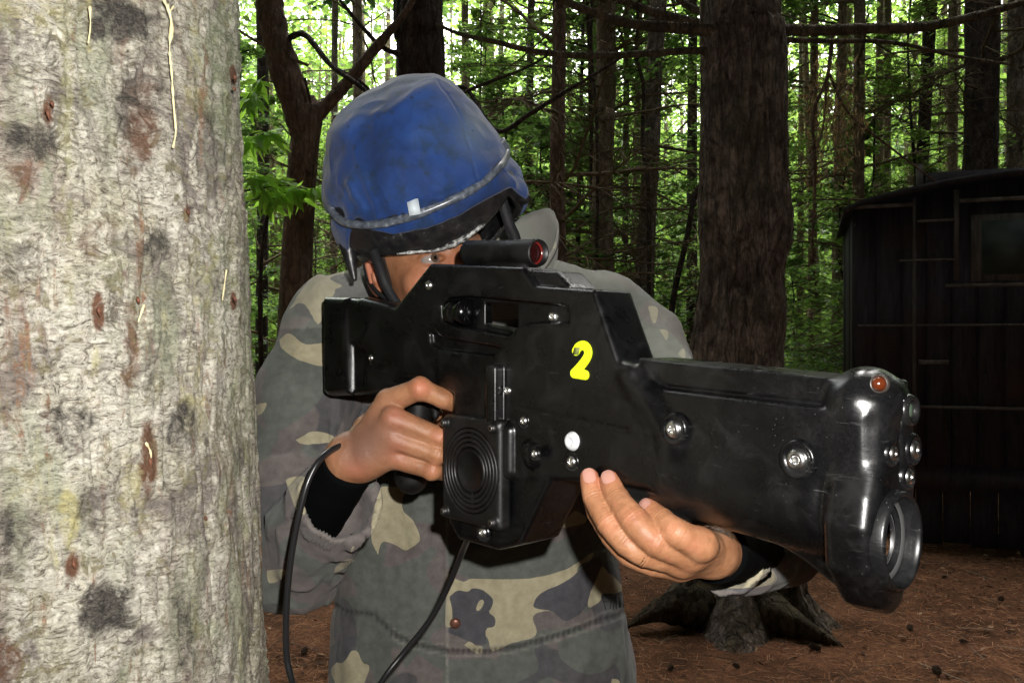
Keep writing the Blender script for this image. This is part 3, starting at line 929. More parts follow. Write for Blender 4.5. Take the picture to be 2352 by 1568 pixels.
def hillside():
    # rising wooded ground that closes the view behind the trees
    a = np.linspace(-1.1, 1.1, 240); t = np.linspace(0, 1, 60)
    A, T = np.meshgrid(a, t)
    d = 46 + 26 * T
    Z = 20 * T ** .9 + .9 * fbm(np.stack([A * 14, T * 8, A * 0], -1), 3, 6) * np.minimum(T * 4, 1) + 2.0 * vnoise(np.stack([A * 30, T * 0 + 1, A * 0], -1), 2) * (T > .9)
    V = np.stack([np.sin(A) * d, np.cos(A) * d, Z - .4], -1).reshape(-1, 3)
    n = len(a); i, j = np.meshgrid(np.arange(len(t) - 1), np.arange(n - 1), indexing='ij')
    Fq = np.stack([i * n + j, i * n + j + 1, (i + 1) * n + j + 1, (i + 1) * n + j], -1).reshape(-1, 4)
    m = M('wooded_hill'); c = m.coord(); nz = m.noise(c, .9, 6, .7); n2 = m.noise(m.coord(scale=(1, 1, .12)), 2.2, 3)
    col = m.ramp(nz, [(.3, (.02, .04, .014)), (.5, (.09, .15, .035)), (.7, (.17, .26, .06))])
    col = m.mix(m.ramp(n2, [(.58, 0.0), (.66, .7)]), col, (.05, .04, .028))
    o = obj_np('hillside', V, Fq, m.set(color=col, rough=1, spec=0, normal=m.bump(nz, 1, .5))); tag(o, kind='structure')
hillside()
# ================================================================== black wagon body
def wagon():
    x0, x1, y0, y1 = 2.31, 4.75, 5.8, 7.3
    zb, ze = 0.58, 2.30
    t = empty('wagon', ((x0 + x1) / 2, (y0 + y1) / 2, 0))
    tag(t, 'old black boarded wagon body with a curved roof among the trees on the right', 'wagon')
    off = np.array(t.location)
    # turned so that the near left corner faces the clearing
    t.rotation_euler.z = math.radians(-19)
    pc = np.array([x0, y0, 0]) - off; ca_, sa_ = math.cos(math.radians(-19)), math.sin(math.radians(-19))
    t.location = (x0 - (pc[0] * ca_ - pc[1] * sa_), y0 - (pc[0] * sa_ + pc[1] * ca_), 0)
    def mt(name, col, var=.5):
        m = M(name); c = m.coord(); cs = m.coord(scale=(6, 6, .7))
        n = m.noise(cs, 6, 6, .7, .5); n2 = m.noise(c, 1.8, 5, .6)
        cc = m.ramp(n, [(0.3, tuple(v * .4 for v in col)), (0.7, tuple(v * 1.5 for v in col))])
        cc = m.mix(m.ramp(n2, [(.52, 0.0), (.68, .8)]), cc, (0.04, 0.02, 0.013))
        cc = m.mix(m.ramp(m.noise(cs, 19, 4, .7), [(.6, 0.0), (.75, .5)]), cc, (0.09, 0.09, 0.085))
        return m.set(color=cc, rough=.75, spec=.25, normal=m.bump(n, .4, .01))
    wall = mt('weathered_black_boards', (0.024, 0.021, 0.023)); trim = mt('worn_trim', (0.08, 0.07, 0.06))
    rail = mat_simple('bare_edge', (.10, .085, .07), .7, .3, .5, 20)
    def part(name, b, mat, par=t):
        V, Fs = b
        return obj_np(name, V - off, Fs, mat, par, smooth=False)
    def arch(x):
        k = (x - (x0 + x1) / 2) / ((x1 - x0) / 2)
        return ze + 0.17 * (1 - k * k)
    # end wall of upright boards, each a little off its neighbour
    r = np.random.default_rng(4)
    n = 16
    w = (x1 - x0) / n
    for k in range(n):
        a = x0 + k * w + .003; b = a + w - .006
        dy = r.uniform(-.006, .006)
        V, Fs = box(a, b, y0 + dy, y0 + .03 + dy, zb, ze)
        V[[1, 3], 2] = arch(a) - .03; V[[5, 7], 2] = arch(b) - .03
        part('board', (V, Fs), wall)
    part('inner_wall', box(x0 + .01, x1 - .01, y0 + .045, y0 + .06, zb, ze), wall)
    for k in range(9):
        a = y0 + .05 + k * .155
        part('board', box(x0 + r.uniform(-.004, .004), x0 + .03, a, a + .15, zb, ze), wall)
    part('side_wall', box(x1 - .03, x1, y0 + .05, y1, zb, ze), wall)
    part('back_wall', box(x0 + .04, x1 - .04, y1 - .03, y1, zb, ze), wall)
    # curved roof
    xs = np.linspace(x0 - .05, x1 + .05, 25)
    top = np.array([arch(min(max(x, x0), x1)) for x in xs]) - np.where((xs < x0) | (xs > x1), .03, 0)
    V = []
    for yy in (y0 - .05, y1 + .05):
        for dz in (0, .035):
            V += [[x, yy, z + dz] for x, z in zip(xs, top)]
    V = np.array(V); m_ = len(xs)
    i = np.arange(m_ - 1)
    def q(a, b): return np.stack([a * m_ + i, a * m_ + i + 1, b * m_ + i + 1, b * m_ + i], -1)
    Fs = np.vstack([q(0, 1), q(3, 2), q(1, 3), q(2, 0), [[0, m_, 3 * m_, 2 * m_], [m_ - 1, 3 * m_ - 1, 4 * m_ - 1, 2 * m_ - 1][::-1]]])
    part('roof', (V, [Fs]), wall)
    part('roof_board', box(2.80, 4.7, y0 + .25, y0 + .29, 2.42, 2.56), wall)
    part('roof_bracket', box(2.74, 2.78, y0 + .25, y0 + .30, 2.38, 2.62), trim)
    # rails and stiles
    part('eave_strip', box(x0 + .02, 2.69, y0 - .022, y0 - .008, ze - .005, ze + .02), rail)
    part('eave_strip', box(2.95, 4.7, y0 - .022, y0 - .008, ze + .005, ze + .03), rail)
    part('post', box(2.685, 2.705, y0 - .03, y0 - .008, zb, ze + .05), trim)
    part('post', box(2.93, 2.96, y0 - .03, y0 - .008, 1.80, ze + .09), trim)
    part('rung', box(2.71, 2.93, y0 - .05, y0 - .03, 2.185, 2.20), rail)
    part('rung', box(2.60, 2.93, y0 - .05, y0 - .035, 1.93, 1.942), rail)
    part('sill_rail', box(2.88, 4.7, y0 - .04, y0 - .008, 1.755, 1.775), rail)
    part('lower_rail', box(2.35, 4.7, y0 - .03, y0 - .008, 1.50, 1.515), trim)
    part('lower_rail', box(2.35, 4.7, y0 - .03, y0 - .008, .96, .98), trim)
    part('door_hinge', box(2.72, 2.9, y0 - .03, y0 - .008, 1.25, 1.28), rail)
    wf = part('window', box(3.03, 4.02, y0 - .028, y0 - .008, 1.79, 2.22), trim)
    gm = M('dusty_dark_glass')
    glass = gm.set(color=gm.ramp(gm.noise(gm.coord(), 5, 4), [(.3, (.012, .02, .018)), (.7, (.04, .055, .045))]), rough=.5, spec=.25)
    for a in (3.09, 3.56):
        p_ = obj_np('pane', box(a, a + .43, y0 - .034, y0 - .0285, 1.83, 2.18)[0] - off, box(0, 1, 0, 1, 0, 1)[1], glass, wf, smooth=False)
    # underframe and wheels
    part('underframe', box(x0 + .1, x1 - .1, y0 + .02, y0 + .14, .42, .575), wall)
    part('underframe', box(x0 + .25, x0 + .37, y0 + .15, y1, .42, .575), wall)
    part('underframe', box(x1 - .37, x1 - .25, y0 + .15, y1, .42, .575), wall)
    part('floor', box(x0 + .05, x1 - .05, y0 + .16, y1 - .05, .58, .62), wall)
    tyre = mat_simple('old_tyre', (.015, .015, .015), .85, .2, .3, 30)
    for xx in (x0 + .22, x1 - .46):
        prof = [(0.0, -.02), (.14, -.02), (.16, -.09), (.33, -.11), (.36, -.06), (.36, .06), (.33, .11), (.16, .09), (0, .09)]
        V, Fs = revolve(prof, 28, 0)
        w_ = obj_np('wheel', V + np.array([xx + .1, y0 + .95, .36]) - off, Fs, tyre, t)
        V, Fs = revolve([(0, -.04), (.05, -.035), (.07, -.02)], 16, 0)
        obj_np('hub', V + np.array([xx + .1, y0 + .95, .36]) - off, Fs, trim, w_)
    for k in range(14):  # dark boards added in place of the shade under the body
        a = x0 + .08 + k * .165
        part('shade_board', box(a, a + .158, y0 + .10 + r.uniform(-.004, .004), y0 + .125, .03 + r.uniform(0, .03), .42), wall)
    part('axle', box(x0 + .3, x1 - .3, y0 + .92, y0 + .98, .33, .39), trim)
wagon()

# ================================================================== lichen covered trunk, near left
def near_trunk():
    cx, cy, R0 = -0.613, 0.913, 0.318
    # dense where the photograph shows it
    face = math.atan2(-cy, -cx)
    th = np.concatenate([np.linspace(-1.75, 1.75, 560), np.linspace(1.75, 2 * np.pi - 1.75, 60)[1:-1]]) + face
    zz = np.concatenate([np.linspace(-0.05, .93, 60)[:-1], np.arange(.93, 1.90, .0021), np.linspace(1.90, 9.5, 160)[1:]])
    T, Z = np.meshgrid(th, zz)
    nT, nZ = T.shape[1], T.shape[0]
    T = T.ravel(); Z = Z.ravel()
    R = R0 + (1.4 - Z) * .035 * np.where(Z < 2.2, 1, .55)
    R = np.where(Z > 2.2, R0 - .028 - (Z - 2.2) * .018, R)
    R += .10 * np.exp(-Z / .15)
    c3 = np.stack([np.cos(T) * R0, np.sin(T) * R0, Z], -1)
    a = fbm(c3 * np.array([9, 9, 3.0]), 3, 31) * .006
    st = c3 * np.array([60, 60, 22.0])
    b = fbm(st + 4, 3, 41) * .0030
    # flaky lichen crust, lying across the trunk
    fl_ = fbm(c3 * np.array([95, 95, 210.0]), 3, 51)
    c = np.maximum(fl_, -.2) * .0022 * np.clip(.6 + fbm(c3 * 6, 2, 77) * 1.2, 0, 1.6)
    crack = np.maximum(0, .12 - np.abs(fbm(c3 * np.array([34, 34, 7.0]) + 9, 3, 61))) / .12
    Rr = R + a + b + c - crack * .0035
    V = np.stack([cx + np.cos(T) * Rr, cy + np.sin(T) * Rr, Z], -1)
    i, j = np.meshgrid(np.arange(nZ - 1), np.arange(nT), indexing='ij')
    j2 = (j + 1) % nT
    Fq = np.stack([i * nT + j, i * nT + j2, (i + 1) * nT + j2, (i + 1) * nT + j], -1).reshape(-1, 4)
    t = empty('lichen_tree', (cx, cy, 0))
    tag(t, 'pale lichen crusted tree trunk filling the left edge, close beside the crouching man', 'tree')
    # stains, each at its place on the bark
    u = 1176 + FPX * V[:, 0] / V[:, 1]; v = 784 - FPX * (V[:, 2] - H) / V[:, 1]
    def spots(L):
        out = np.zeros(len(V))
        for (su, sv, ru, rv, amp) in L:
            wob = fbm(c3 * 30 + su, 3, int(su) % 97) * .7
            q = ((u - su) / ru) ** 2 + ((v - sv) / rv) ** 2
            out = np.maximum(out, amp * np.clip(1.25 - q + wob, 0, 1))
        return np.where(Z < 2.1, out, 0)
    dark = spots([(255, 60, 90, 70, .9), (60, 320, 70, 60, .7), (40, 600, 70, 60, .4), (260, 1400, 70, 80, .95), (330, 230, 60, 120, .5), (420, 980, 45, 60, .6), (150, 980, 90, 60, .45), (350, 560, 45, 60, .5), (30, 1240, 60, 90, .5), (480, 300, 30, 60, .3), (220, 1150, 60, 80, .4), (420, 1420, 30, 120, .5), (30, 90, 40, 60, .2)])
    brown = spots([(320, 270, 55, 130, .8), (340, 1040, 22, 90, 1.0), (110, 260, 14, 45, 1), (225, 720, 14, 50, 1), (165, 1290, 20, 45, 1), (430, 490, 8, 25, 1), (535, 175, 8, 22, 1), (537, 690, 8, 22, 1), (65, 400, 70, 40, .6), (300, 800, 25, 90, .6), (110, 1010, 60, 40, .45), (220, 560, 50, 60, .4), (460, 1500, 22, 70, .6), (20, 1520, 40, 60, .7)])
    yel = spots([(205, 60, 10, 90, .9), (430, 950, 38, 60, .8), (160, 1190, 26, 80, .8), (60, 1130, 50, 40, .5), (445, 180, 20, 120, .4), (60, 20, 90, 60, .5), (300, 1130, 30, 120, .4), (490, 700, 26, 200, .3), (355, 480, 40, 40, .3)])
    grn = spots([(520, 150, 50, 260, .8), (500, 640, 60, 160, .6), (470, 1480, 60, 90, .6), (255, 600, 60, 80, .35), (560, 900, 40, 400, .5)])
    m = M('lichen_bark'); o_ = m.coord(scale=(1, 1, 1)); h_ = m.coord(scale=(1, 1, 2.1)); vv = m.coord(scale=(1, 1, .3))
    n1 = m.noise(h_, 62, 8, .78, 2.0); n2 = m.noise(o_, 14, 6, .68, .6); n3 = m.noise(vv, 22, 5, .6, .4); n4 = m.noise(h_, 230, 4, .75, .8)
    col = m.ramp(n1, [(.34, (.07, .062, .055)), (.42, (.32, .285, .23)), (.48, (.62, .58, .48)), (.60, (.85, .82, .71))])
    n6 = m.noise(o_, 8, 5, .7, .6); n7 = m.noise(vv, 11, 6, .72, .7)
    col = m.mix(m.ramp(n6, [(.46, .0), (.60, .55)]), col, m.ramp(n1, [(.36, (.10, .09, .055)), (.5, (.40, .37, .24)), (.62, (.62, .60, .44))]))
    col = m.mix(m.ramp(n7, [(.52, 0.0), (.64, .7)]), col, m.ramp(n1, [(.36, (.06, .045, .04)), (.5, (.26, .20, .165)), (.64, (.55, .47, .40))]))
    col = m.mix(m.ramp(n2, [(.40, .85), (.5, 0.0)]), col, m.ramp(n1, [(.35, (.09, .075, .065)), (.6, (.28, .24, .21))]))
    col = m.mix(m.ramp(n3, [(.53, 0.0), (.64, .6)]), col, m.ramp(n4, [(.35, (.19, .22, .14)), (.6, (.43, .45, .31))]))
    col = m.mix(m.ramp(m.noise(vv, 30, 5, .7, .8), [(.60, 0.0), (.68, .7)]), col, (.27, .15, .10))
    col = m.mix(m.ramp(m.noise(vv, 17, 6, .7, 1.0), [(.64, 0.0), (.69, .85)]), col, (.60, .56, .34))
    n5 = m.noise(o_, 42, 7, .75, .8)
    vs = m.coord(scale=(1, 1, .12)); n8 = m.noise(vs, 26, 6, .7, .5); n9 = m.noise(vs, 15, 5, .7, .4)
    col = m.mix(m.math('MULTIPLY', m.ramp(n8, [(.59, 0.0), (.64, 1.0)]), m.ramp(n5, [(.42, 0.0), (.52, .85)])), col, (.30, .155, .085))
    col = m.mix(m.math('MULTIPLY', m.ramp(n9, [(.62, 0.0), (.70, .7)]), m.ramp(n5, [(.45, 0.0), (.55, .8)])), col, (.36, .36, .15))
    col = m.mix(m.math('MULTIPLY', m.ramp(n8, [(.34, 1.0), (.42, 0.0)]), m.ramp(n5, [(.45, 0.0), (.55, .8)])), col, (.10, .085, .065))
    def blend(col, name, c2, k=1.0):
        f = m.math('MULTIPLY_ADD', n5, 4.6, -2.55); f = m.math('ADD', f, m.math('MULTIPLY', m.attr(name), 1.15 * k)); f = m.math('MULTIPLY', f, 1.0, clamp=True)
        return m.mix(f, col, c2)
    col = blend(col, 'green', m.ramp(n4, [(.35, (.15, .19, .10)), (.65, (.40, .43, .28))]), .9)
    col = blend(col, 'brown', (.17, .085, .05), 1.3)
    col = blend(col, 'yellow', (.55, .50, .24), 1.0)
    col = blend(col, 'dark', m.ramp(n4, [(.4, (.03, .028, .025)), (.7, (.20, .18, .15))]), 1.5)
    col = m.mix(m.ramp(n4, [(.32, .8), (.45, 0.0)]), col, (.06, .05, .045))
    m.set(color=col, rough=.85, spec=.25, normal=m.bump(n1, 1.0, .005, m.bump(n4, .8, .002)))
    me = mesh_np('trunk', V - np.array([cx, cy, 0]), Fq, m.m)
    for nm, arr in (('dark', dark), ('brown', brown), ('yellow', yel), ('green', grn)): add_attr(me, nm, arr)
    link('trunk', me, t)
    # resin runs
    rs = M('pale_resin'); rs.set(color=(.66, .58, .34), rough=.35, spec=.5)
    def on(u_, v_):
        k = (u_ - 1176) / FPX
        # ray meets the trunk
        A_ = k * k + 1; B_ = -2 * (k * cx + cy); C_ = cx * cx + cy * cy - (R0 + .004) ** 2
        d_ = (-B_ - math.sqrt(max(B_ * B_ - 4 * A_ * C_, 0))) / (2 * A_)
        return P(u_, v_, d_)
    rr = np.random.default_rng(2)
    for pts, w in ([[(385, 10), (395, 60), (390, 110), (398, 170), (396, 240), (402, 300), (398, 340)], .0028], [[(375, 0), (388, 25), (400, 15)], .004], [[(205, 15), (208, 60), (203, 100)], .0018], [[(335, 1015), (345, 1040), (342, 1090)], .0022], [[(330, 700), (318, 740)], .0025], [[(520, 620), (512, 690)], .0016]):
        p = np.array([on(a + rr.normal(0, 1.5), b) for a, b in pts]); q = cr(p, 8)
        rad = w * .55 * (1 + .9 * vnoise(q * 260, 3)) * np.linspace(1, .5, len(q))
        V, Fs = tube(q - np.array([cx, cy, 0]), rad, 8)
        obj_np('resin_run', V, Fs, rs.m, t)
    fk = mat_simple('bark_flake', (.15, .06, .035), .7, .3, .4, 60)
    for (a, b, L) in [(108, 262, 26), (118, 240, 16), (225, 715, 24), (430, 488, 14), (537, 180, 12), (535, 205, 10), (343, 1060, 28), (168, 1295, 24), (537, 688, 16), (315, 690, 18), (470, 1190, 14)]:
        c0 = on(a, b - L / 2); c1 = on(a + 5, b + L / 2)
        q = np.stack([c0, (c0 + c1) / 2 + np.array([.001, -.002, 0]), c1]) - np.array([cx, cy, 0])
        V, Fs = tube(cr(q, 5), np.concatenate([np.linspace(.0004, .0016, 5), np.linspace(.0016, .0003, 6)]), 6)
        obj_np('bark_flake', V, Fs, fk, t)
    o = link('crown', CROWN[1], t); o.location.z = 2
near_trunk()
# ================================================================== the toy rifle
GA = np.array([(750 - 1176) / FPX * 1.2, 1.2]); GB = np.array([(2000 - 1176) / FPX * .615, .615])
ga = (GB - GA) / np.linalg.norm(GB - GA)
gn = np.array([ga[1], -ga[0]])            # points to the camera's side
def G(u, v, y=0.0):
    """photo pixel -> (s, z) in the rifle's own frame, on the plane y behind its near side"""
    k = (u - 1176) / FPX
    d = (GA @ gn - y) / (k * gn[0] + gn[1])
    p = np.array([k * d, d])
    return float((p - GA) @ ga), (784 - v) / FPX * d
def GY(u, s):
    k = (u - 1176) / FPX; p = GA + ga * s
    return -(k * p[1] - p[0]) / (gn[0] - k * gn[1])
def GP(u, v, y=0.0):
    s, z = G(u, v, y); return np.array([s, y, z])
def poly(pts, y=0.0): return [G(u, v, y) for u, v in pts]
GM = Matrix(((ga[0], -gn[0], 0, GA[0]), (ga[1], -gn[1], 0, GA[1]), (0, 0, 1, H), (0, 0, 0, 1)))
rifle = empty('toy_rifle', mat=GM)
tag(rifle, 'chunky black plastic laser game rifle marked with a yellow 2, held by the man', 'toy gun')

def mat_plastic(name, col=(.012, .012, .013), rough=.27, dust=.5):
    col = tuple(v * .13 for v in col)
    m = M(name); c = m.coord()
    n = m.noise(c, 26, 6, .65, .6); s = m.noise(m.coord(scale=(30, 30, 220), rot=(.3, .5, .2)), 1, 4, .7); f = m.noise(c, 400, 3, .7)
    sp = m.voro(c, 180); s2 = m.noise(m.coord(scale=(6, 6, 120), rot=(.1, .9, .4)), 1, 5, .8); n3 = m.noise(c, 7, 4, .6)
    cc = m.mix(m.ramp(n, [(.50, 0.0), (.78, .6 * dust)]), col, (.028, .028, .028))
    cc = m.mix(m.ramp(s, [(.64, 0.0), (.72, .5 * dust)]), cc, (.05, .05, .05))
    cc = m.mix(m.math('MULTIPLY', m.ramp(s2, [(.66, 0.0), (.70, .9 * dust)]), m.ramp(n3, [(.45, 0.0), (.6, 1.0)])), cc, (.10, .10, .10))
    cc = m.mix(m.math('MULTIPLY', m.ramp(n3, [(.5, 0.0), (.68, .55 * dust)]), m.ramp(f, [(.35, .3), (.65, 1.0)])), cc, (.020, .020, .021))
    cc = m.mix(m.math('MULTIPLY', m.ramp(sp, [(.04, dust), (.09, 0.0)]), m.ramp(n3, [(.42, 0.0), (.6, .8)])), cc, (.16, .155, .14))
    return m.set(color=cc, rough=m.ramp(n, [(.3, rough * .8), (.7, min(1, rough * 1.4))]), spec=.4, normal=m.bump(f, .12, .0006, m.bump(n, .25, .0012)))
PL = mat_plastic('moulded_black_plastic')
PL2 = mat_plastic('black_grille_plastic', (.03, .028, .027), .42, .35)

def extr(g, pts, y0, y1, rr=.006, k=0.0, mode='u', yp=0.0):
    p = np.array(poly(pts, yp)) if len(pts[0]) == 2 and pts[0][0] > 5 else np.array(pts)
    f2 = poly2d(p)
    lo = [p[:, 0].min(), y0, p[:, 1].min()]; hi = [p[:, 0].max(), y1, p[:, 1].max()]
    cache = {}
    def f(x, y, z):
        a = f2(x[:, :, 0], z[:, 0, :]).astype(np.float32)[:, None, :] + rr
        b = np.abs(y - (y0 + y1) / 2) - (y1 - y0) / 2 + rr
        return np.sqrt(np.maximum(a, 0) ** 2 + np.maximum(b, 0) ** 2) + np.minimum(np.maximum(a, b), 0) - rr
    g.add(f, lo, hi, k, mode)

def build_shell():
    g = Grid([-.02, -.035, -.235], [.84, .115, .12], .0019)
    T = .057
    extr(g, [(748, 686), (800, 684), (860, 694), (905, 706), (985, 605), (1200, 612), (1229, 655), (1365, 665), (1420, 830), (1497, 985), (1500, 1125), (1330, 1105), (1040, 1095), (1040, 905), (985, 878), (935, 868), (900, 893), (850, 907), (748, 907)], 0, T, .006)
    # butt pad
    extr(g, [(746, 682), (800, 684), (806, 905), (760, 908), (747, 900)], -.005, T + .005, .008, .004)
    extr(g, [(806, 790), (838, 805), (830, 880), (808, 900)], -.01, .006, .003, .006, 's')
    g.cap(GP(845, 700, .012), GP(905, 712, .012), .010, .008, .008)
    # cheek and window recesses in the near side
    extr(g, [(1012, 700), (1030, 684), (1075, 680), (1300, 702), (1305, 742), (1225, 742), (1188, 748), (1165, 772), (1040, 748), (1015, 735)], -.02, .014, .003, .004, 's')
    extr(g, [(1092, 694), (1166, 700), (1166, 765), (1092, 745)], -.02, .12, .002, .002, 's')
    extr(g, [(1046, 692), (1166, 700), (1166, 762), (1046, 742)], .018, .12, .002, .002, 's')
    extr(g, [(985, 765), (1000, 762), (1012, 775), (1148, 798), (1132, 817), (1010, 803), (988, 790)], -.02, .007, .003, .004, 's')
    # shallow cover plate line below the number
    extr(g, [(1190, 930), (1440, 985), (1440, 992), (1190, 938)], -.02, .0015, .0005, .002, 's')
    # magazine
    extr(g, [(1040, 880), (1026, 960), (1022, 1200), (1045, 1242), (1131, 1266), (1196, 1250), (1264, 1103), (1330, 1100), (1330, 900)], .002, .062, .010, .006)
    g.cap(GP(1262, 1108, .004), GP(1200, 1240, .004), .003, .003, .004)
    # upright rib by the grille and small boss marks
    g.rbox([*(lambda a: (a[0], -.004, a[1]))(G(1146, 925))], [.009, .010, .042], .005, None, .003)
    g.cap(GP(1172, 990, .0), GP(1172, 1080, .0), .010, .010, .004)
    g.cap(GP(1225, 1035, .002), GP(1228, 1050, .002), .012, .012, .004)
    # sight rail blocks at the top front
    extr(g, [(1208, 618), (1262, 622), (1292, 655), (1228, 662)], .008, .050, .004, .004)
    # hump front: slanting ridge
    a = GP(1425, 690, .02); b = GP(1497, 835, .022)
    # barrel: rail, body, tube
    extr(g, [(1440, 822), (1985, 879), (1985, 946), (1440, 885)], .014, .076, .005, .002)
    extr(g, [(1440, 885), (1985, 949), (1985, 1115), (1440, 1100)], .002, .080, .007, .003)
    g.chain([(.50, .044, -.112), (.60, .044, -.118), (.728, .041, -.126)], [.040, .044, .0455], .012)
    # swelling where body meets barrel
    g.cap((.555, .006, -.03), (.60, .012, -.09), .008, .012, .014)
    # muzzle collar
    yz = np.array([(.008, -.044), (.018, -.032), (.056, -.032), (.067, -.05), (.070, -.10), (.064, -.15), (.060, -.178), (.046, -.200), (.034, -.205), (.018, -.198), (-.007, -.168), (-.011, -.135), (-.006, -.112), (.006, -.088)])
    f2 = poly2d(yz); rr = .011
    def f(x, y, z):
        a_ = f2(y[0, :, :], z[0, :, :])[None] + rr
        b_ = np.abs(x - .767) - .020 + rr
        return np.sqrt(np.maximum(a_, 0) ** 2 + np.maximum(b_, 0) ** 2) + np.minimum(np.maximum(a_, b_), 0) - rr
    g.add(f, [.74, -.02, -.21], [.79, .10, -.02], .006, 'u')
    g.cap((.69, .042, -.160), (.760, .036, -.182), .008, .018, .008)
    # emitter dome on top of the collar
    g.ell((.762, .036, -.048), (.028, .036, .029), None, .005)
    g.ell(GP(2018, 882, .008), (.009, .008, .008), None, .003, 's')
    # lens bore
    def bore(x, y, z):
        rad = np.sqrt(((y - .0265) / .86) ** 2 + (z + .146) ** 2) - .0335
        return np.maximum(rad, np.abs(x - .783) - .035)
    g.add(bore, [.76, 0, -.19], [.84, .09, -.10], .002, 's')
    def seam(x, y, z):
        return np.maximum(np.maximum(np.abs(y - .038) - .0012, np.abs(x - .790) - .005), np.abs(z + .075) - .032)
    g.add(seam, [.77, .03, -.11], [.80, .045, -.04], .001, 's')
    V, Fq = g.mesh()
    # small dents, heat ripples of the moulding
    obj_np('shell', V, Fq, PL, rifle)
build_shell()

STEEL = M('screw_steel').set(color=(.62, .62, .60), rough=.28, metal=1.0)
STEELD = M('worn_dark_steel').set(color=(.30, .28, .26), rough=.35, metal=1.0)
CUP = mat_plastic('counterbore_plastic', (.02, .02, .022), .25, .8)
def screw_mesh(name, r, mat, cup=True):
    prof = [(r * .30, -.0002), (r * .33, -r * .42), (r * .5, -r * .50), (r * .8, -r * .36), (r, -.0), (r, .002)]
    V, Fs = revolve(prof, 20, 1)
    V2, F2 = revolve([(0, -r * .1), (r * .31, -r * .1)], 6, 1)
    return mesh_np(name, *merge([(V, Fs), (V2, F2)]), mat)
def cup_mesh(r):
    V, Fs = revolve([(r * 1.0, .001), (r * 1.35, -r * .30), (r * 1.6, -r * .18), (r * 1.75, .002)], 24, 1)
    return mesh_np('counterbore', V, Fs, CUP)
def screw(u, v, r, y=-.0005, mat=None, cup=False, facing='side', s=None):
    if facing == 'side': p = GP(u, v, y)
    else:
        yy = GY(u, s); d = (GA + ga * s - gn * yy)[1]
        p = np.array([s, yy, (784 - v) / FPX * d])
    o = link('screw', screw_mesh('screw', r, mat or STEEL), rifle, p)
    if facing != 'side': o.rotation_euler.z = math.pi / 2
    if cup:
        c = link('counterbore', cup_mesh(r), o)
    return o
for (u, v, r, c) in [(985, 655, .006, 0), (1270, 727, .0062, 0), (852, 822, .0042, 0), (1166, 897, .0055, 0), (1203, 966, .0052, 1), (1313, 1060, .0062, 1), (1109, 1222, .0065, 1), (1228, 1042, .0045, 1), (1020, 717, .004, 0)]:
    screw(u, v, r, {1020: .012, 1270: .013, 1228: -.010}.get(u, -.0005), None, bool(c))
screw(1315, 1013, .0098, -.0005, M('bright_cap_screw').set(color=(.75, .76, .78), rough=.38, metal=.35), False)
screw(1548, 985, .0085, -.0015, None, True)
screw(1832, 1055, .0092, -.002, None, True)
for (u, v, r, m_) in [(2050, 1041, .0060, STEELD), (2098, 1032, .0075, STEEL), (2086, 1094, .0065, STEEL)]:
    screw(u, v, r, 0, m_, True, 'front', .7875)

def muzzle_bits():
    ring = revolve([(.0325, .030), (.0325, .0), (.0332, -.004), (.0352, -.0052), (.0374, -.002), (.038, .006)], 64, 0)
    V, Fs = ring
    V = V * np.array([-1, .86, .98]) + np.array([.790, .0265, -.146]); Fs = [f[:, ::-1] for f in Fs]
    ro = obj_np('lens_ring', V, Fs, mat_plastic('worn_ring_plastic', (.025, .026, .028), .3, .9), rifle)
    gm = M('lens_glass'); lg = gm.set(color=(.55, .68, .66), rough=.03, trans=1.0, ior=1.5)
    prof = [(.0, .006), (.012, .0052), (.020, .003), (.0322, -.002), (.0322, -.004), (0, -.004)]
    V, Fs = revolve(prof, 48, 0)
    obj_np('lens', V * np.array([1, .86, 1]) + np.array([.778, .0265, -.146]), Fs, lg, ro)
    cone = revolve([(.0328, .0), (.024, -.02), (.008, -.045), (0, -.046)], 40, 0)
    obj_np('lens_tube', cone[0] * np.array([1, .86, 1]) + np.array([.769, .0265, -.146]), cone[1], M('inner_tube_grey').set(color=(.008, .012, .012), rough=.2, spec=.6), ro)
    inner = revolve([(.0270, .001), (.0295, .003), (.0326, .001)], 48, 0)
    obj_np('retaining_ring', inner[0] * np.array([1, .86, 1]) + np.array([.781, .0265, -.146]), inner[1], M('grey_ring').set(color=(.05, .05, .05), rough=.3, spec=.6), ro)
    # small upper lens
    s = .7875; yy = GY(2086, s); d = (GA + ga * s - gn * yy)[1]; p = np.array([s, yy, (784 - 942) / FPX * d])
    V, Fs = revolve([(.006, -.004), (.0075, .004), (.0105, .005), (.0125, .001), (.013, -.004)], 32, 0)
    so = obj_np('small_lens_ring', V + p, Fs, mat_plastic('ring2', (.04, .04, .04), .25, .5), rifle)
    V, Fs = revolve([(.0, .003), (.004, .0025), (.007, .0)], 24, 0)
    obj_np('lens', V + p, Fs, M('green_lens').set(color=(.05, .07, .05), rough=.05, spec=.8), so)
    # amber lamp in the dome
    V, Fs = revolve([(0, -.0055), (.003, -.005), (.005, -.002), (.0055, .002)], 20, 1)
    am = M('amber_led').set(color=(.07, .014, .004), rough=.15, spec=.7)
    obj_np('amber_lamp', V + GP(2019, 881, .012), Fs, am, rifle)
    bz = revolve([(.0055, .002), (.0060, -.0012), (.0068, -.0008), (.0072, .002)], 20, 1)
    obj_np('lamp_bezel', bz[0] + GP(2019, 881, .012), bz[1], M('dull_bezel').set(color=(.03, .024, .02), rough=.4), rifle)
    # pale scuffs where the rim has worn through
    sc = mat_simple('scuffed_plastic', (.30, .26, .24), .6, .3, .4, 200)
    for pts in ([(1912, 1352), (1925, 1372), (1948, 1386)], [(2058, 1348), (2056, 1372), (2050, 1390)], [(2072, 1350), (2070, 1365)]):
        pass
muzzle_bits()

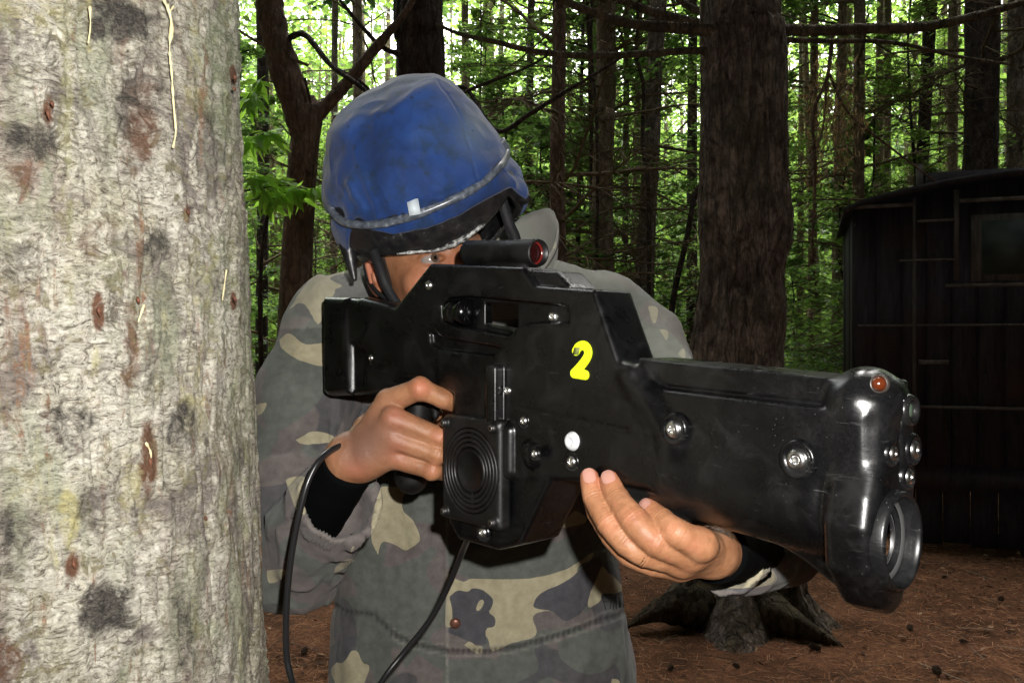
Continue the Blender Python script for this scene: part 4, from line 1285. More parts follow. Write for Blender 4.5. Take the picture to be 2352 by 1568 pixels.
def grille():
    c = GP(1086, 1080, -.010)
    m = PL2
    g = Grid([-.06, -.012, -.068], [.06, .016, .068], .0011)
    g.rbox((0, .004, 0), (.051, .009, .059), .006)
    def hole(x, y, z): return np.maximum(np.sqrt(x * x + z * z) - .0475, np.abs(y + .006) - .010)
    g.add(hole, [-.05, -.02, -.05], [.05, .01, .05], .001, 's')
    for sx in (-1, 1):
        for sz in (-1, 1):
            g.cap((sx * .042, -.006, sz * .050), (sx * .042, -.001, sz * .050), .006, .007, .002)
    V, Fq = g.mesh()
    t = obj_np('speaker_grille', V + c, Fq, m, rifle)
    for R_ in (.0445, .0392, .0339, .0286):
        pr = [(R_ - .0022, .003), (R_ - .0022, -.004), (R_ - .0012, -.0052), (R_ + .0010, -.0050), (R_ + .0018, -.004), (R_ + .0018, .003)]
        V, Fs = revolve(pr, 64, 1)
        obj_np('grille_ring', V + c, Fs, m, t)
    V, Fs = revolve([(0, -.001), (.019, -.001), (.021, -.004), (.0235, -.0045), (.0245, -.002), (.0245, .003)], 48, 1)
    obj_np('grille_hub', V + c, Fs, mat_plastic('hub_black', (.012, .011, .011), .4, .3), t)
    for a in range(4):
        ca, sa = math.cos(a * math.pi / 2), math.sin(a * math.pi / 2)
        V, Fs = box(.024, .047, -.0018, .002, -.0009, .0009)
        V = np.stack([V[:, 0] * ca - V[:, 2] * sa, V[:, 1], V[:, 0] * sa + V[:, 2] * ca], -1)
        obj_np('grille_spoke', V + c, Fs, mat_plastic('spoke_black', (.01, .01, .01), .4, .2), t, smooth=False)
    for sx in (-1, 1):
        for sz in (-1, 1):
            o = link('grille_screw', screw_mesh('grille_screw', .0042, STEELD), t, c + np.array([sx * .042, -.0095, sz * .050]))
grille()

def number_two():
    pts = [(1324, 806), (1330, 797), (1341, 793), (1350, 800), (1352, 813), (1345, 828), (1333, 843), (1320, 857), (1331, 858), (1345, 861)]
    p = np.array([GP(u, v, 0) for u, v in pts])
    q = cr(p[:8], 5)
    g = Grid([p[:, 0].min() - .012, -.006, p[:, 2].min() - .012], [p[:, 0].max() + .012, .004, p[:, 2].max() + .012], .0006)
    for a, b in zip(q[:-1], q[1:]): g.cap(a, b, .0048, .0048)
    g.cap(p[7], p[9], .0050, .0050)
    def slab(x, y, z): return np.abs(y + .0008) - .0008 + 0 * x + 0 * z
    g.add(slab, [p[:, 0].min() - .02, -.01, p[:, 2].min() - .02], [p[:, 0].max() + .02, .01, p[:, 2].max() + .02], 0, 'i') if False else None
    X = g.ax; y = X[1][None, :, None]
    g.D = np.maximum(g.D, np.abs(y + .0008) - .0011)
    V, Fq = g.mesh()
    m = M('fluorescent_yellow_vinyl'); n = m.noise(m.coord(), 90, 3)
    m.set(color=m.ramp(n, [(.3, (.62, .80, .01)), (.7, (.72, .90, .02))]), rough=.5, spec=.3)
    obj_np('number_sticker', V, Fq, m.m, rifle)
    V, Fs = box(-.0035, .0035, -.0006, .0006, -.004, .003)
    V[:, 0] += V[:, 2] * .4
    o = obj_np('worn_corner', V + GP(1324, 805, -.0026), Fs, mat_simple('worn_sticker', (.16, .17, .05), .7, .2, .5, 300), rifle, smooth=False)
number_two()

def sight():
    a = GP(1078, 581, .030); b = GP(1238, 581, .030)
    L = float(np.linalg.norm(b - a)); d = (b - a) / L
    t = empty('sight', tuple(a)); t.parent = rifle
    t.rotation_euler = Vector(d).to_track_quat('X', 'Z').to_euler()
    m = mat_plastic('matt_black_tube', (.012, .012, .012), .42, .25)
    V, Fs = revolve([(0, .0), (.0145, .0), (.0150, .004), (.0150, L * .3), (.0145, L * .32), (.0145, L * .7), (.0152, L * .74), (.0152, L - .002), (.0146, L), (.0130, L), (.0130, L - .02)], 40, 0)
    obj_np('sight_tube', V, Fs, m, t)
    V, Fs = revolve([(0, L - .012), (.006, L - .0115), (.0130, L - .010)], 32, 0)
    obj_np('lens', V, Fs, M('ruby_lens').set(color=(.016, .003, .003), rough=.06, spec=.9, coat=.6), t)
    V, Fs = revolve([(.0108, L - .0085), (.0118, L - .006), (.0130, L - .0075)], 32, 0)
    obj_np('red_ring', V, Fs, M('red_ring').set(color=(.10, .008, .006), rough=.2, spec=.6), t)
    V, Fs = box(L * .3, L * .9, -.010, .010, -.026, -.011)
    obj_np('mount', V, Fs, m, t, smooth=False)
    k = link('screw', screw_mesh('screw', .006, STEELD), t, (L * 1.10, -.012, -.034))
sight()

def grip():
    g = Grid([.10, -.02, -.22], [.30, .09, -.02], .002)
    g.chain([GP(965, 880, .030), GP(955, 990, .030), GP(945, 1095, .032)], [.020, .021, .022], .0)
    g.cap(GP(1000, 930, .03), GP(1000, 955, .03), .006, .005, .003)
    g.cap(GP(985, 890, .03), GP(1000, 935, .03), .006, .006, .003)
    V, Fq = g.mesh(); obj_np('grip', V, Fq, PL2, rifle)
    # round bolt drum inside the open window
    V, Fs = revolve([(0, 0), (.012, 0), (.014, .002), (.014, .012), (.011, .014), (.011, .020), (.015, .022), (.015, .034), (0, .034)], 28, 0)
    obj_np('bolt', V + GP(1036, 718, .008), Fs, mat_plastic('gloss_bolt', (.01, .01, .012), .15, .2), rifle)
grip()

def cables():
    cm = M('black_rubber_cable'); cm.set(color=(.012, .012, .013), rough=.28, spec=.5)
    a = [P(1075, 1235, .99), P(1060, 1272, 1.03), P(1030, 1345, 1.06), P(990, 1420, 1.07), P(930, 1495, 1.07), P(880, 1560, 1.06), P(830, 1660, 1.06), P(800, 1800, 1.1)]
    V, Fs = tube(cr(a, 14), .0036, 12)
    o = obj_np('cable', V, Fs, cm.m); tag(o, 'black cable running down left from the foot of the toy rifle across the jacket', 'cable')
    a = [P(880, 985, 1.10), P(800, 1015, 1.03), P(745, 1045, .985), P(712, 1095, .97), P(692, 1160, .965), P(672, 1260, .965), P(661, 1350, .965), P(657, 1440, .965), P(659, 1510, .965), P(672, 1568, .965), P(700, 1660, .98), P(740, 1800, 1.0)]
    V, Fs = tube(cr(a, 14), .0037, 12)
    o = obj_np('cable', V, Fs, cm.m); tag(o, 'black cable hanging from the wrist in a long curve beside the lichen trunk', 'cable')
cables()
# ================================================================== the man
def mat_skin():
    m = M('skin'); c = m.coord()
    n = m.noise(c, 34, 6, .7); f = m.noise(c, 350, 4, .7); v_ = m.voro(c, 900)
    red = m.attr('red'); nail = m.attr('dark')  # dark mask: brows, stubble and painted brim shadow, not nails
    col = m.ramp(n, [(.3, (.20, .088, .040)), (.5, (.30, .138, .066)), (.72, (.40, .20, .105))])
    col = m.mix(m.math('MULTIPLY', red, .75, clamp=True), col, (.44, .135, .08))
    col = m.mix(m.ramp(f, [(.3, .35), (.5, 0.0)]), col, (.24, .10, .055))
    col = m.mix(m.ramp(m.noise(c, 75, 5, .75), [(.56, 0.0), (.72, .6)]), col, (.42, .15, .09))
    col = m.mix(m.math('MULTIPLY', nail, .8, clamp=True), col, (.16, .08, .055))
    return m.set(color=col, rough=.5, spec=.38, sss=.12, sssr=(.9, .35, .2), ssss=.006, normal=m.bump(f, .45, .0008, m.bump(m.noise(c, 120, 4, .7), .35, .0014)))
SKIN = mat_skin()
parts, attr_red, attr_dark = [], [], []

# --- head
yaw, roll = math.radians(34), math.radians(10)
xl = np.array([math.cos(yaw), math.sin(yaw), 0]); f_ = np.array([math.sin(yaw), -math.cos(yaw), 0]); up = np.array([0, 0, 1.0])
cr_, sr_ = math.cos(roll), math.sin(roll)
def rl(v): return np.array([v[0] * cr_ - v[2] * sr_, v[1], v[0] * sr_ + v[2] * cr_])
HR = np.stack([-rl(xl), rl(f_), rl(up)], -1)       # columns: his right, forward, up
HO = P(1050, 586, 1.180) - HR @ np.array([0, .0905, 0])
def HW(p): return np.asarray(p) * 1.04 @ HR.T + HO
def build_head():
    g = Grid([-.10, -.13, -.22], [.10, .13, .15], .0015)
    g.ell((0, -.012, .045), (.074, .092, .088))
    g.ell((0, .028, -.022), (.064, .060, .088), None, .02)
    g.ell((0, .040, -.09), (.040, .038, .028), None, .02)
    for s in (-1, 1):
        g.cap((s * .060, -.008, -.060), (s * .018, .066, -.102), .014, .014, .02)
        g.ell((s * .044, .056, -.032), (.022, .018, .022), None, .018)
        g.cap((s * .050, .060, .022), (s * .014, .078, .016), .008, .008, .012)
        g.ell((s * .033, .093, -.002), (.021, .014, .014), None, .010, 's')
    g.cap((0, .079, .008), (0, .102, -.034), .0075, .0105, .012)
    g.ell((0, .106, -.038), (.012, .012, .010), None, .008)
    for s in (-1, 1):
        g.ell((s * .013, .095, -.042), (.007, .010, .007), None, .005)
        g.ell((s * .006, .100, -.049), (.0035, .006, .004), None, .003, 's')
        # lids
        g.ell((s * .032, .0695, 0), (.0158, .0158, .0148), None, .004)
        g.ell((s * .0325, .080, -.0005), (.0175, .0185, .0058), None, .0016, 's')
        g.cap((s * .046, .079, -.012), (s * .020, .087, -.014), .0016, .0012, .004, 's')     # lower lid crease
        g.cap((s * .046, .077, .008), (s * .020, .084, .009), .0012, .0012, .003, 's')
    # lips
    g.cap((-.020, .082, -.066), (0, .092, -.063), .0045, .0055, .006); g.cap((.020, .082, -.066), (0, .092, -.063), .0045, .0055, .006)
    g.cap((-.016, .083, -.074), (0, .091, -.076), .0055, .0065, .006); g.cap((.016, .083, -.074), (0, .091, -.076), .0055, .0065, .006)
    g.cap((-.022, .088, -.0695), (.022, .088, -.0695), .0014, .0014, .003, 's')
    for s in (-1, 1):     # ears
        R = np.array([[1, 0, 0], [0, math.cos(.25), -math.sin(.25)], [0, math.sin(.25), math.cos(.25)]])
        g.ell((s * .079, -.010, -.004), (.008, .018, .031), R, .006)
        g.ell((s * .088, -.006, .0), (.007, .011, .021), R, .004, 's')
        g.cap((s * .084, .004, -.004), (s * .084, .003, -.012), .004, .004, .004)
        g.cap((s * .085, -.012, .012), (s * .085, -.008, -.012), .0028, .0028, .004)
    g.cap((0, -.03, -.05), (0, -.075, -.20), .056, .060, .03)
    V, Fq = g.mesh()
    # redness: nose, cheeks, ears; dark: stubble, brows, lash lines, painted brim shadow
    def bl(c, r): return np.exp(-np.sum(((V - np.array(c)) / np.array(r)) ** 2, 1))
    red = .9 * bl((.04, .075, -.035), (.028, .05, .028)) + .7 * bl((0, .1, -.02), (.02, .03, .03)) + .9 * bl((.085, -.01, 0), (.012, .03, .035)) + .6 * bl((-.04, .075, -.035), (.03, .05, .03))
    dark = 1.2 * bl((.034, .078, .0175), (.026, .025, .0045)) + 1.0 * bl((-.034, .076, .026), (.026, .02, .006)) + .9 * bl((.033, .084, .0075), (.019, .02, .003)) + .5 * bl((.033, .084, -.0085), (.019, .02, .0022)) + .5 * bl((.03, .06, .04), (.06, .05, .012)) + .45 * bl((0, .05, -.1), (.07, .06, .035)) + .35 * bl((.07, .0, -.06), (.02, .05, .04))
    parts.append((HW(V), [Fq])); attr_red.append(red); attr_dark.append(dark)
build_head()

# --- gripping hand (his right, left in the photo)
def PR(u, v, d, r): return (*P(u, v, d), r)
def chain_r(g, rows, k, kj=None):
    for a, b in zip(rows[:-1], rows[1:]):
        g.cap(a[:3], b[:3], a[3], b[3], k)
def creases(V, Fq, chains, rads):
    a, b, c, d = (V[Fq[:, k]] for k in range(4))
    n = np.cross(c - a, d - b); N = np.zeros_like(V)
    for k in range(4):
        for j in range(3): N[:, j] += np.bincount(Fq[:, k], n[:, j], len(V))
    N /= np.linalg.norm(N, axis=1)[:, None] + 1e-12
    out = np.zeros(len(V))
    for ch, r in zip(chains, rads):
        for i in range(1, len(ch) - 1):
            p = np.asarray(ch[i]); ax = np.asarray(ch[i + 1]) - np.asarray(ch[i - 1]); ax = ax / np.linalg.norm(ax)
            t = (V - p) @ ax; rr = np.linalg.norm(V - p - t[:, None] * ax, axis=1)
            m_ = np.exp(-(t / .0045) ** 2) * (rr < r * 1.5)
            out += m_ * (.00035 * np.cos(t * 2 * np.pi / .0031 + .5 * vnoise(V * 150, 3)) + .0005)
    return V + N * out[:, None]

def build_right_hand():
    g = Grid(P(560, 1350, 1.05) - .02, [.02, 1.30, H + .02], .0015)
    g = Grid([-.26, .92, 1.4 - .20], [-.055, 1.16, 1.4 - .03], .0013)
    W = PR(808, 1052, 1.035, .027)
    mc = dict(
        i=[PR(836, 1015, 1.030, .018), PR(893, 922, 1.020, .0155)],
        m=[PR(840, 1035, 1.022, .018), PR(903, 962, 1.003, .0150)],
        r=[PR(845, 1052, 1.022, .018), PR(908, 1008, 1.005, .0140)],
        p=[PR(838, 1066, 1.030, .017), PR(905, 1050, 1.014, .0135)])
    for k in mc:
        g.cap(W[:3], mc[k][0][:3], W[3], mc[k][0][3], .012)
        g.cap(mc[k][0][:3], mc[k][1][:3], mc[k][0][3], mc[k][1][3], .011)
    g.cap(P(880, 960, 1.022), P(900, 1035, 1.022), .016, .015, .010)
    # second wrist bone, knob at the outer side
    g.ell(P(820, 1070, 1.018), (.014, .012, .012), None, .008)
    g.cap(P(830, 1020, 1.05), P(800, 1060, 1.05), .02, .02, .01)
    fingers = [
        [mc['i'][1], PR(965, 892, 1.000, .0125), PR(1018, 915, 1.008, .0115), PR(1062, 935, 1.025, .0100), PR(1080, 945, 1.035, .0085)],
        [mc['m'][1], PR(1006, 1003, .999, .0118), PR(1042, 1010, 1.03, .0105), PR(1035, 1010, 1.07, .0095)],
        [mc['r'][1], PR(1003, 1043, 1.000, .0112), PR(1040, 1048, 1.03, .0102), PR(1030, 1048, 1.07, .009)],
        [mc['p'][1], PR(993, 1080, 1.004, .0104), PR(1030, 1086, 1.03, .0095), PR(1022, 1084, 1.06, .0085)]]
    for F_ in fingers:
        # finger grown alone with soft joints, then laid against its neighbours with a sharp valley
        h = Grid(g.lo, g.lo + (g.n - 1) * g.h, g.h); h.D = h.D[:g.n[0], :g.n[1], :g.n[2]]
        chain_r(h, F_, .004)
        h.ell(F_[1][:3], [F_[1][3] * 1.04] * 3, None, .004)
        hh = np.maximum(.0035 - np.abs(g.D - h.D), 0) / .0035
        g.D = np.minimum(g.D, h.D) - hh * hh * .0035 * .25
    # thumb round the far side
    chain_r(g, [PR(845, 985, 1.06, .019), PR(905, 935, 1.10, .015), PR(960, 935, 1.13, .012), PR(1000, 950, 1.14, .010)], .01)
    # valley between the knuckles
    for (u0, v0, u1, v1) in [(905, 945, 950, 940), (918, 988, 1015, 1030), (918, 1032, 1010, 1066)]:
        g.cap(P(u0, v0, .987), P(u1, v1, .986), .0026, .0024, .005, 's')
    for (u, v) in [(965, 890), (1003, 1000), (1002, 1040), (993, 1076)]:
        for dx in (-5, 2, 8):
            pass
    # wrist and forearm
    g.cap(W[:3], P(752, 1130, 1.075), .025, .024, .012)
    V, Fq = g.mesh()
    V = creases(V, Fq, [[np.array(q[:3]) for q in F_[:3]] for F_ in fingers], [.0125, .0118, .0112, .0104])
    nz = fbm(V * 90, 3, 8)
    V = V + nz[:, None] * np.array([.0002, -.0003, .0002])
    def bl(c, r): return np.exp(-np.sum(((V - np.array(c)) / r) ** 2, 1))
    red = .9 * bl(P(967, 888, .985), .012) + .8 * bl(P(905, 955, .985), .014) + .9 * bl(P(908, 1050, .99), .014) + .8 * bl(P(818, 1075, 1.0), .015) + .5 * bl(P(1006, 1003, .985), .01) + .5 * bl(P(908, 1008, .99), .012) + .4 * bl(P(995, 1078, .99), .01)
    dark = .8 * bl(P(815, 1030, 1.0), .03) + .6 * bl(P(860, 980, 1.0), .04) + .3 * bl(P(900, 1010, 1.0), .04)
    parts.append((V, [Fq])); attr_red.append(red); attr_dark.append(dark)
build_right_hand()

# --- supporting hand (his left, right in the photo)
LF = dict(
    index=[(1490, 1166, .778, .0086), (1520, 1193, .760, .0100), (1556, 1224, .744, .0120), (1608, 1250, .752, .0138)],
    middle=[(1400, 1103, .798, .0090), (1417, 1143, .785, .0104), (1455, 1192, .762, .0122), (1505, 1243, .752, .0124), (1585, 1272, .765, .0140)],
    ring=[(1354, 1096, .808, .0086), (1364, 1142, .798, .0095), (1398, 1200, .778, .0108), (1440, 1247, .765, .0108), (1482, 1272, .763, .0108), (1565, 1290, .775, .0130)],
    pinky=[(1352, 1130, .822, .0070), (1370, 1178, .812, .0084), (1404, 1232, .795, .0092), (1445, 1274, .785, .0095), (1500, 1296, .782, .0100), (1560, 1302, .790, .0115)])
def build_left_hand():
    g = Grid([.055, .70, 1.4 - .245], [.235, .93, 1.4 - .10], .0013)
    W = PR(1665, 1262, .86, .026)
    for nm, fc in LF.items():
        rows = [PR(*q) for q in fc]
        h = Grid(g.lo, g.lo + (g.n - 1) * g.h, g.h); h.D = h.D[:g.n[0], :g.n[1], :g.n[2]]
        sm = cr(np.array(rows), 4)
        for a, b in zip(sm[:-1], sm[1:]): h.cap(a[:3], b[:3], a[3] + .0004, b[3] + .0004, .0006)
        kk = .003
        hh = np.maximum(kk - np.abs(g.D - h.D), 0) / kk
        g.D = np.minimum(g.D, h.D) - hh * hh * kk * .25
    for nm, fc in LF.items():
        a = PR(*fc[-1])
        dk = {'index': 0, 'middle': .006, 'ring': .012, 'pinky': .016}[nm]
        mid = PR(1635, 1262 + dk * 600, .80 + dk * .5, .018)
        g.cap(a[:3], mid[:3], a[3], .018, .008); g.cap(mid[:3], W[:3], .018, .024, .012)
    # thumb on the far side of the barrel
    chain_r(g, [PR(1640, 1240, .87, .018), PR(1560, 1190, .89, .013), PR(1500, 1150, .895, .010)], .01)
    g.cap(W[:3], P(1700, 1258, .90), .024, .024, .01)
    V, Fq = g.mesh()
    V = creases(V, Fq, [[P(*q[:3]) for q in fc] for fc in LF.values()], [.0095, .011, .010, .009])
    V = V + fbm(V * 90, 3, 8)[:, None] * np.array([.0002, -.0003, .0002])
    def bl(c, r): return np.exp(-np.sum(((V - np.array(c)) / r) ** 2, 1))
    red = np.zeros(len(V)); dark = np.zeros(len(V))
    for nm in LF:
        u, v, d, r = LF[nm][0]; red += .55 * bl(P(u, v - 8, d), .014)
    for (u, v, d) in [(1545, 1210, .73), (1450, 1185, .75), (1400, 1200, .765), (1600, 1255, .73), (1505, 1240, .74)]: red += .35 * bl(P(u, v, d), .009)
    dark += .5 * bl(P(1455, 1192, .75), .003)
    for (u, v, d) in [(1520, 1193, .75), (1417, 1143, .775), (1364, 1142, .79)]: dark += .15 * bl(P(u, v, d), .004)
    parts.append((V, [Fq])); attr_red.append(red); attr_dark.append(dark)
build_left_hand()

# --- trunk and arms beneath the jacket, legs to the ground
def build_core():
    g = Grid([-.48, .88, -.02], [.42, 1.75, 1.62], .011)
    ch = P(1070, 1000, 1.50)
    g.ell((-.07, 1.50, 1.22), (.17, .11, .22)); g.ell((-.06, 1.56, .93), (.15, .11, .17), None, .05)
    g.cap(HW((0, -.07, -.18)), (-.07, 1.45, 1.36), .06, .08, .04)
    g.chain([(-.30, 1.40, 1.40), tuple(P(668, 1285, 1.22)), tuple(P(752, 1130, 1.075))], [.05, .04, .022], .02)
    g.chain([(.14, 1.45, 1.36), tuple(P(1780, 1215, 1.05)), tuple(P(1690, 1260, .89))], [.055, .04, .022], .02)
    g.cap((-.30, 1.40, 1.40), (.14, 1.45, 1.36), .05, .05, .04)
    g.chain([(-.15, 1.58, .86), (-.20, 1.42, .50), (-.17, 1.60, .10)], [.085, .062, .045], .03)
    g.chain([(.04, 1.58, .86), (.12, 1.36, .50), (.10, 1.62, .10)], [.085, .062, .045], .03)
    g.chain([(-.17, 1.62, .06), (-.20, 1.44, .04)], [.045, .035], .02); g.chain([(.10, 1.64, .06), (.14, 1.46, .04)], [.045, .035], .02)
    V, Fq = g.mesh(); parts.append((V, [Fq])); attr_red.append(np.zeros(len(V))); attr_dark.append(np.zeros(len(V)))
build_core()

V_, F_all = merge(parts)
base = np.array([-.05, 1.55, 0])
me = mesh_np('person', V_ - base, F_all, SKIN)
add_attr(me, 'red', np.concatenate(attr_red)); add_attr(me, 'dark', np.concatenate(attr_dark))
man = link('person', me, None, base)
tag(man, 'man in faded camouflage jacket and blue covered helmet aiming the black toy rifle', 'person')
def mpart(name, V, Fs, mat, par=None, smooth=True):
    o = obj_np(name, np.asarray(V) - base, Fs, mat, par or man, smooth)
    return o

# hair at the nape and trousers, boots
def hair_and_legs():
    g = Grid([-.10, -.13, -.10], [.10, .10, .15], .003)
    g.ell((0, -.016, .045), (.079, .098, .093)); g.ell((0, -.03, -.01), (.072, .082, .055), None, .01)
    g.rbox((0, .09, 0), (.12, .075, .2), .01, None, .01, 's')
    for s in (-1, 1): g.ell((s * .082, -.006, -.004), (.014, .022, .036), None, .004, 's')
    V, Fq = g.mesh(); mpart('hair', HW(V), Fq, mat_simple('dark_brown_hair', (.02, .013, .009), .7, .3, .5, 300))
    g = Grid([-.42, 1.2, .08], [.34, 1.78, 1.02], .010)
    g.ell((-.06, 1.56, .90), (.175, .135, .13))
    g.chain([(-.15, 1.58, .86), (-.20, 1.42, .50), (-.17, 1.60, .13)], [.105, .085, .070], .03)
    g.chain([(.04, 1.58, .86), (.12, 1.36, .50), (.10, 1.62, .13)], [.105, .085, .070], .03)
    V, Fq = g.mesh(); V = V + .004 * fbm(V * 12, 2, 3)[:, None]
    mpart('trousers', V, Fq, mat_simple('dark_green_trousers', (.05, .055, .04), .9, .1, .3, 30))
    for (a, b) in (((-.17, 1.62, .05), (-.21, 1.40, .045)), ((.10, 1.64, .05), (.15, 1.42, .045))):
        lo = np.minimum(a, b) - .08; hi = np.maximum(a, b) + .08; hi[2] = .28; lo[2] = -.01
        g = Grid(lo, hi, .006)
        g.cap(a, b, .050, .046, .02); g.cap(a, (a[0], a[1], .20), .05, .058, .02)
        g.rbox(((a[0] + b[0]) / 2, (a[1] + b[1]) / 2, .012), (.05, .15, .012), .006, None, .01)
        V, Fq = g.mesh(); mpart('boot', V, Fq, mat_simple('black_boot', (.015, .014, .013), .5, .4, .3, 60))
hair_and_legs()

# fingernails of the supporting hand
NAIL = M('fingernail').set(color=(.42, .22, .17), rough=.3, spec=.5, sss=.1, sssr=(.9, .4, .3), ssss=.003)
def nail(u, v, d, r, fin, w=.0062, L=.0068):
    a_, b_ = LF[fin][0], LF[fin][1]
    ax = P(*a_[:3]) - P(*b_[:3]); ax /= np.linalg.norm(ax)
    c = P(*a_[:3]) - ax * .0015
    view = c - np.array([0, 0, H]); view /= np.linalg.norm(view)
    n = -view - ax * (-view @ ax); n /= np.linalg.norm(n)
    s = np.cross(ax, n)
    # lean the nail a little to the tip
    rows = []
    N1, N2 = 11, 9
    V = []
    for i in range(N1):
        a = -1 + 2 * i / (N1 - 1)
        for j in range(N2):
            b = -1 + 2 * j / (N2 - 1)
            ww = w * (1 - .10 * max(a, 0)) * math.sqrt(max(1 - abs(a) ** 4 * .8, .05)) * (1 - .35 * (a < -.5) * (abs(a) - .5))
            th = b * ww / r
            V.append(c + ax * a * L + s * math.sin(th) * r + n * (math.cos(th) * r + .0012 - .0016 * max(a, 0) ** 2 - .0008 * a))
    V = np.array(V)
    Fq = []
    for i in range(N1 - 1):
        for j in range(N2 - 1):
            k = i * N2 + j; Fq.append([k, k + 1, k + N2 + 1, k + N2])
    mpart('fingernail', V, np.array(Fq)[:, ::-1], NAIL)
nail(1491, 1173, .7735, .0093, 'index', .0064, .0072)
nail(1400, 1112, .7955, .0098, 'middle', .0068, .0078)
nail(1351, 1103, .8065, .0094, 'ring', .0064, .0078)

# gold ring
def band():
    a = np.array(P(1482, 1272, .763)); b = np.array(P(1440, 1247, .765))
    ax = (b - a) / np.linalg.norm(b - a)
    q = Vector((1, 0, 0)).rotation_difference(Vector(ax)).to_matrix()
    V, Fs = revolve([(.0105, -.003), (.0116, -.0028), (.0119, 0), (.0116, .0028), (.0105, .003)], 32, 0)
    V = V @ np.array(q).T + a * .95 + b * .05
    mpart('ring', V, Fs, M('old_gold').set(color=(.52, .38, .16), rough=.25, metal=1.0))
band()

# eyes
def eyes():
    wm = M('eye_white').set(color=(.24, .20, .18), rough=.12, spec=.6)
    for s in (1, -1):
        c = np.array([s * .032, .0685, 0])
        g = Grid(c - .016, c + .016, .0012); g.ell(c, (.0134,) * 3)
        V, Fq = g.mesh()
        o = mpart('eyeball', HW(V), Fq, wm)
        look = np.array([s * 0 - .10, 1, .02]); look /= np.linalg.norm(look)
        q = np.array(Vector((1, 0, 0)).rotation_difference(Vector(look)).to_matrix())
        for nm, r0, mt in (('iris', .0062, M('iris').set(color=(.07, .045, .03), rough=.1, spec=.7)), ('pupil', .0026, M('pupil').set(color=(.005, .005, .005), rough=.1, spec=.7))):
            h = .0136 if nm == 'iris' else .01375
            V, Fs = revolve([(0, h), (r0 * .5, math.sqrt(h * h - r0 * r0 * .25)), (r0, math.sqrt(h * h - r0 * r0))], 24, 0)
            mpart(nm, HW(V @ q.T + c), Fs, mt, o)
eyes()

# --- helmet
HC = P(965, 420, 1.245)
SIL = [(747, 461), (750, 420), (752, 378), (764, 308), (781, 275), (818, 241), (880, 212), (946, 190), (1004, 183), (1042, 192), (1083, 237), (1120, 282), (1157, 324), (1172, 365), (1211, 423), (1214, 455), (1190, 520), (1120, 600), (980, 640), (850, 620), (790, 575), (765, 520)]
def star(SILp, c=(965, 420)):
    a = np.array([math.atan2(c[1] - v, u - c[0]) for u, v in SILp]); r = np.array([math.hypot(u - c[0], v - c[1]) for u, v in SILp]) / FPX * 1.245
    o = np.argsort(a); a = a[o]; r = r[o]
    a = np.concatenate([a - 2 * np.pi, a, a + 2 * np.pi]); r = np.tile(r, 3)
    aa = np.linspace(-np.pi, np.pi, 721); rr = np.interp(aa, a, r)
    k = np.hanning(17); k /= k.sum()
    rr = np.convolve(np.concatenate([rr[-17:-1], rr, rr[1:17]]), k, 'same')[16:-16]
    return aa, rr
AA, RR = star(SIL)
HY = .150
def Rof(x, z): return np.interp(np.arctan2(z, x), AA, RR)
def ysurf(u, v, k=1.0, tries=12):
    """front surface of the helmet along the pixel's ray"""
    d = 1.10
    for _ in range(tries):
        p = P(u, v, d) - HC
        q = math.hypot(p[0], p[2]) / (Rof(p[0], p[2]) * k)
        d = HC[1] - HY * k * math.sqrt(max(1 - q * q, 0.0))
    return P(u, v, d)
RIM = [(700, 620), (765, 572), (780, 568), (795, 530), (847, 527), (905, 543), (987, 527), (1054, 498), (1115, 460), (1150, 436), (1173, 421), (1206, 436), (1240, 470)]
BANDC = [(757, 478), (775, 500), (801, 513), (859, 516), (938, 499), (1024, 466), (1095, 428), (1144, 386), (1164, 349), (1150, 322)]
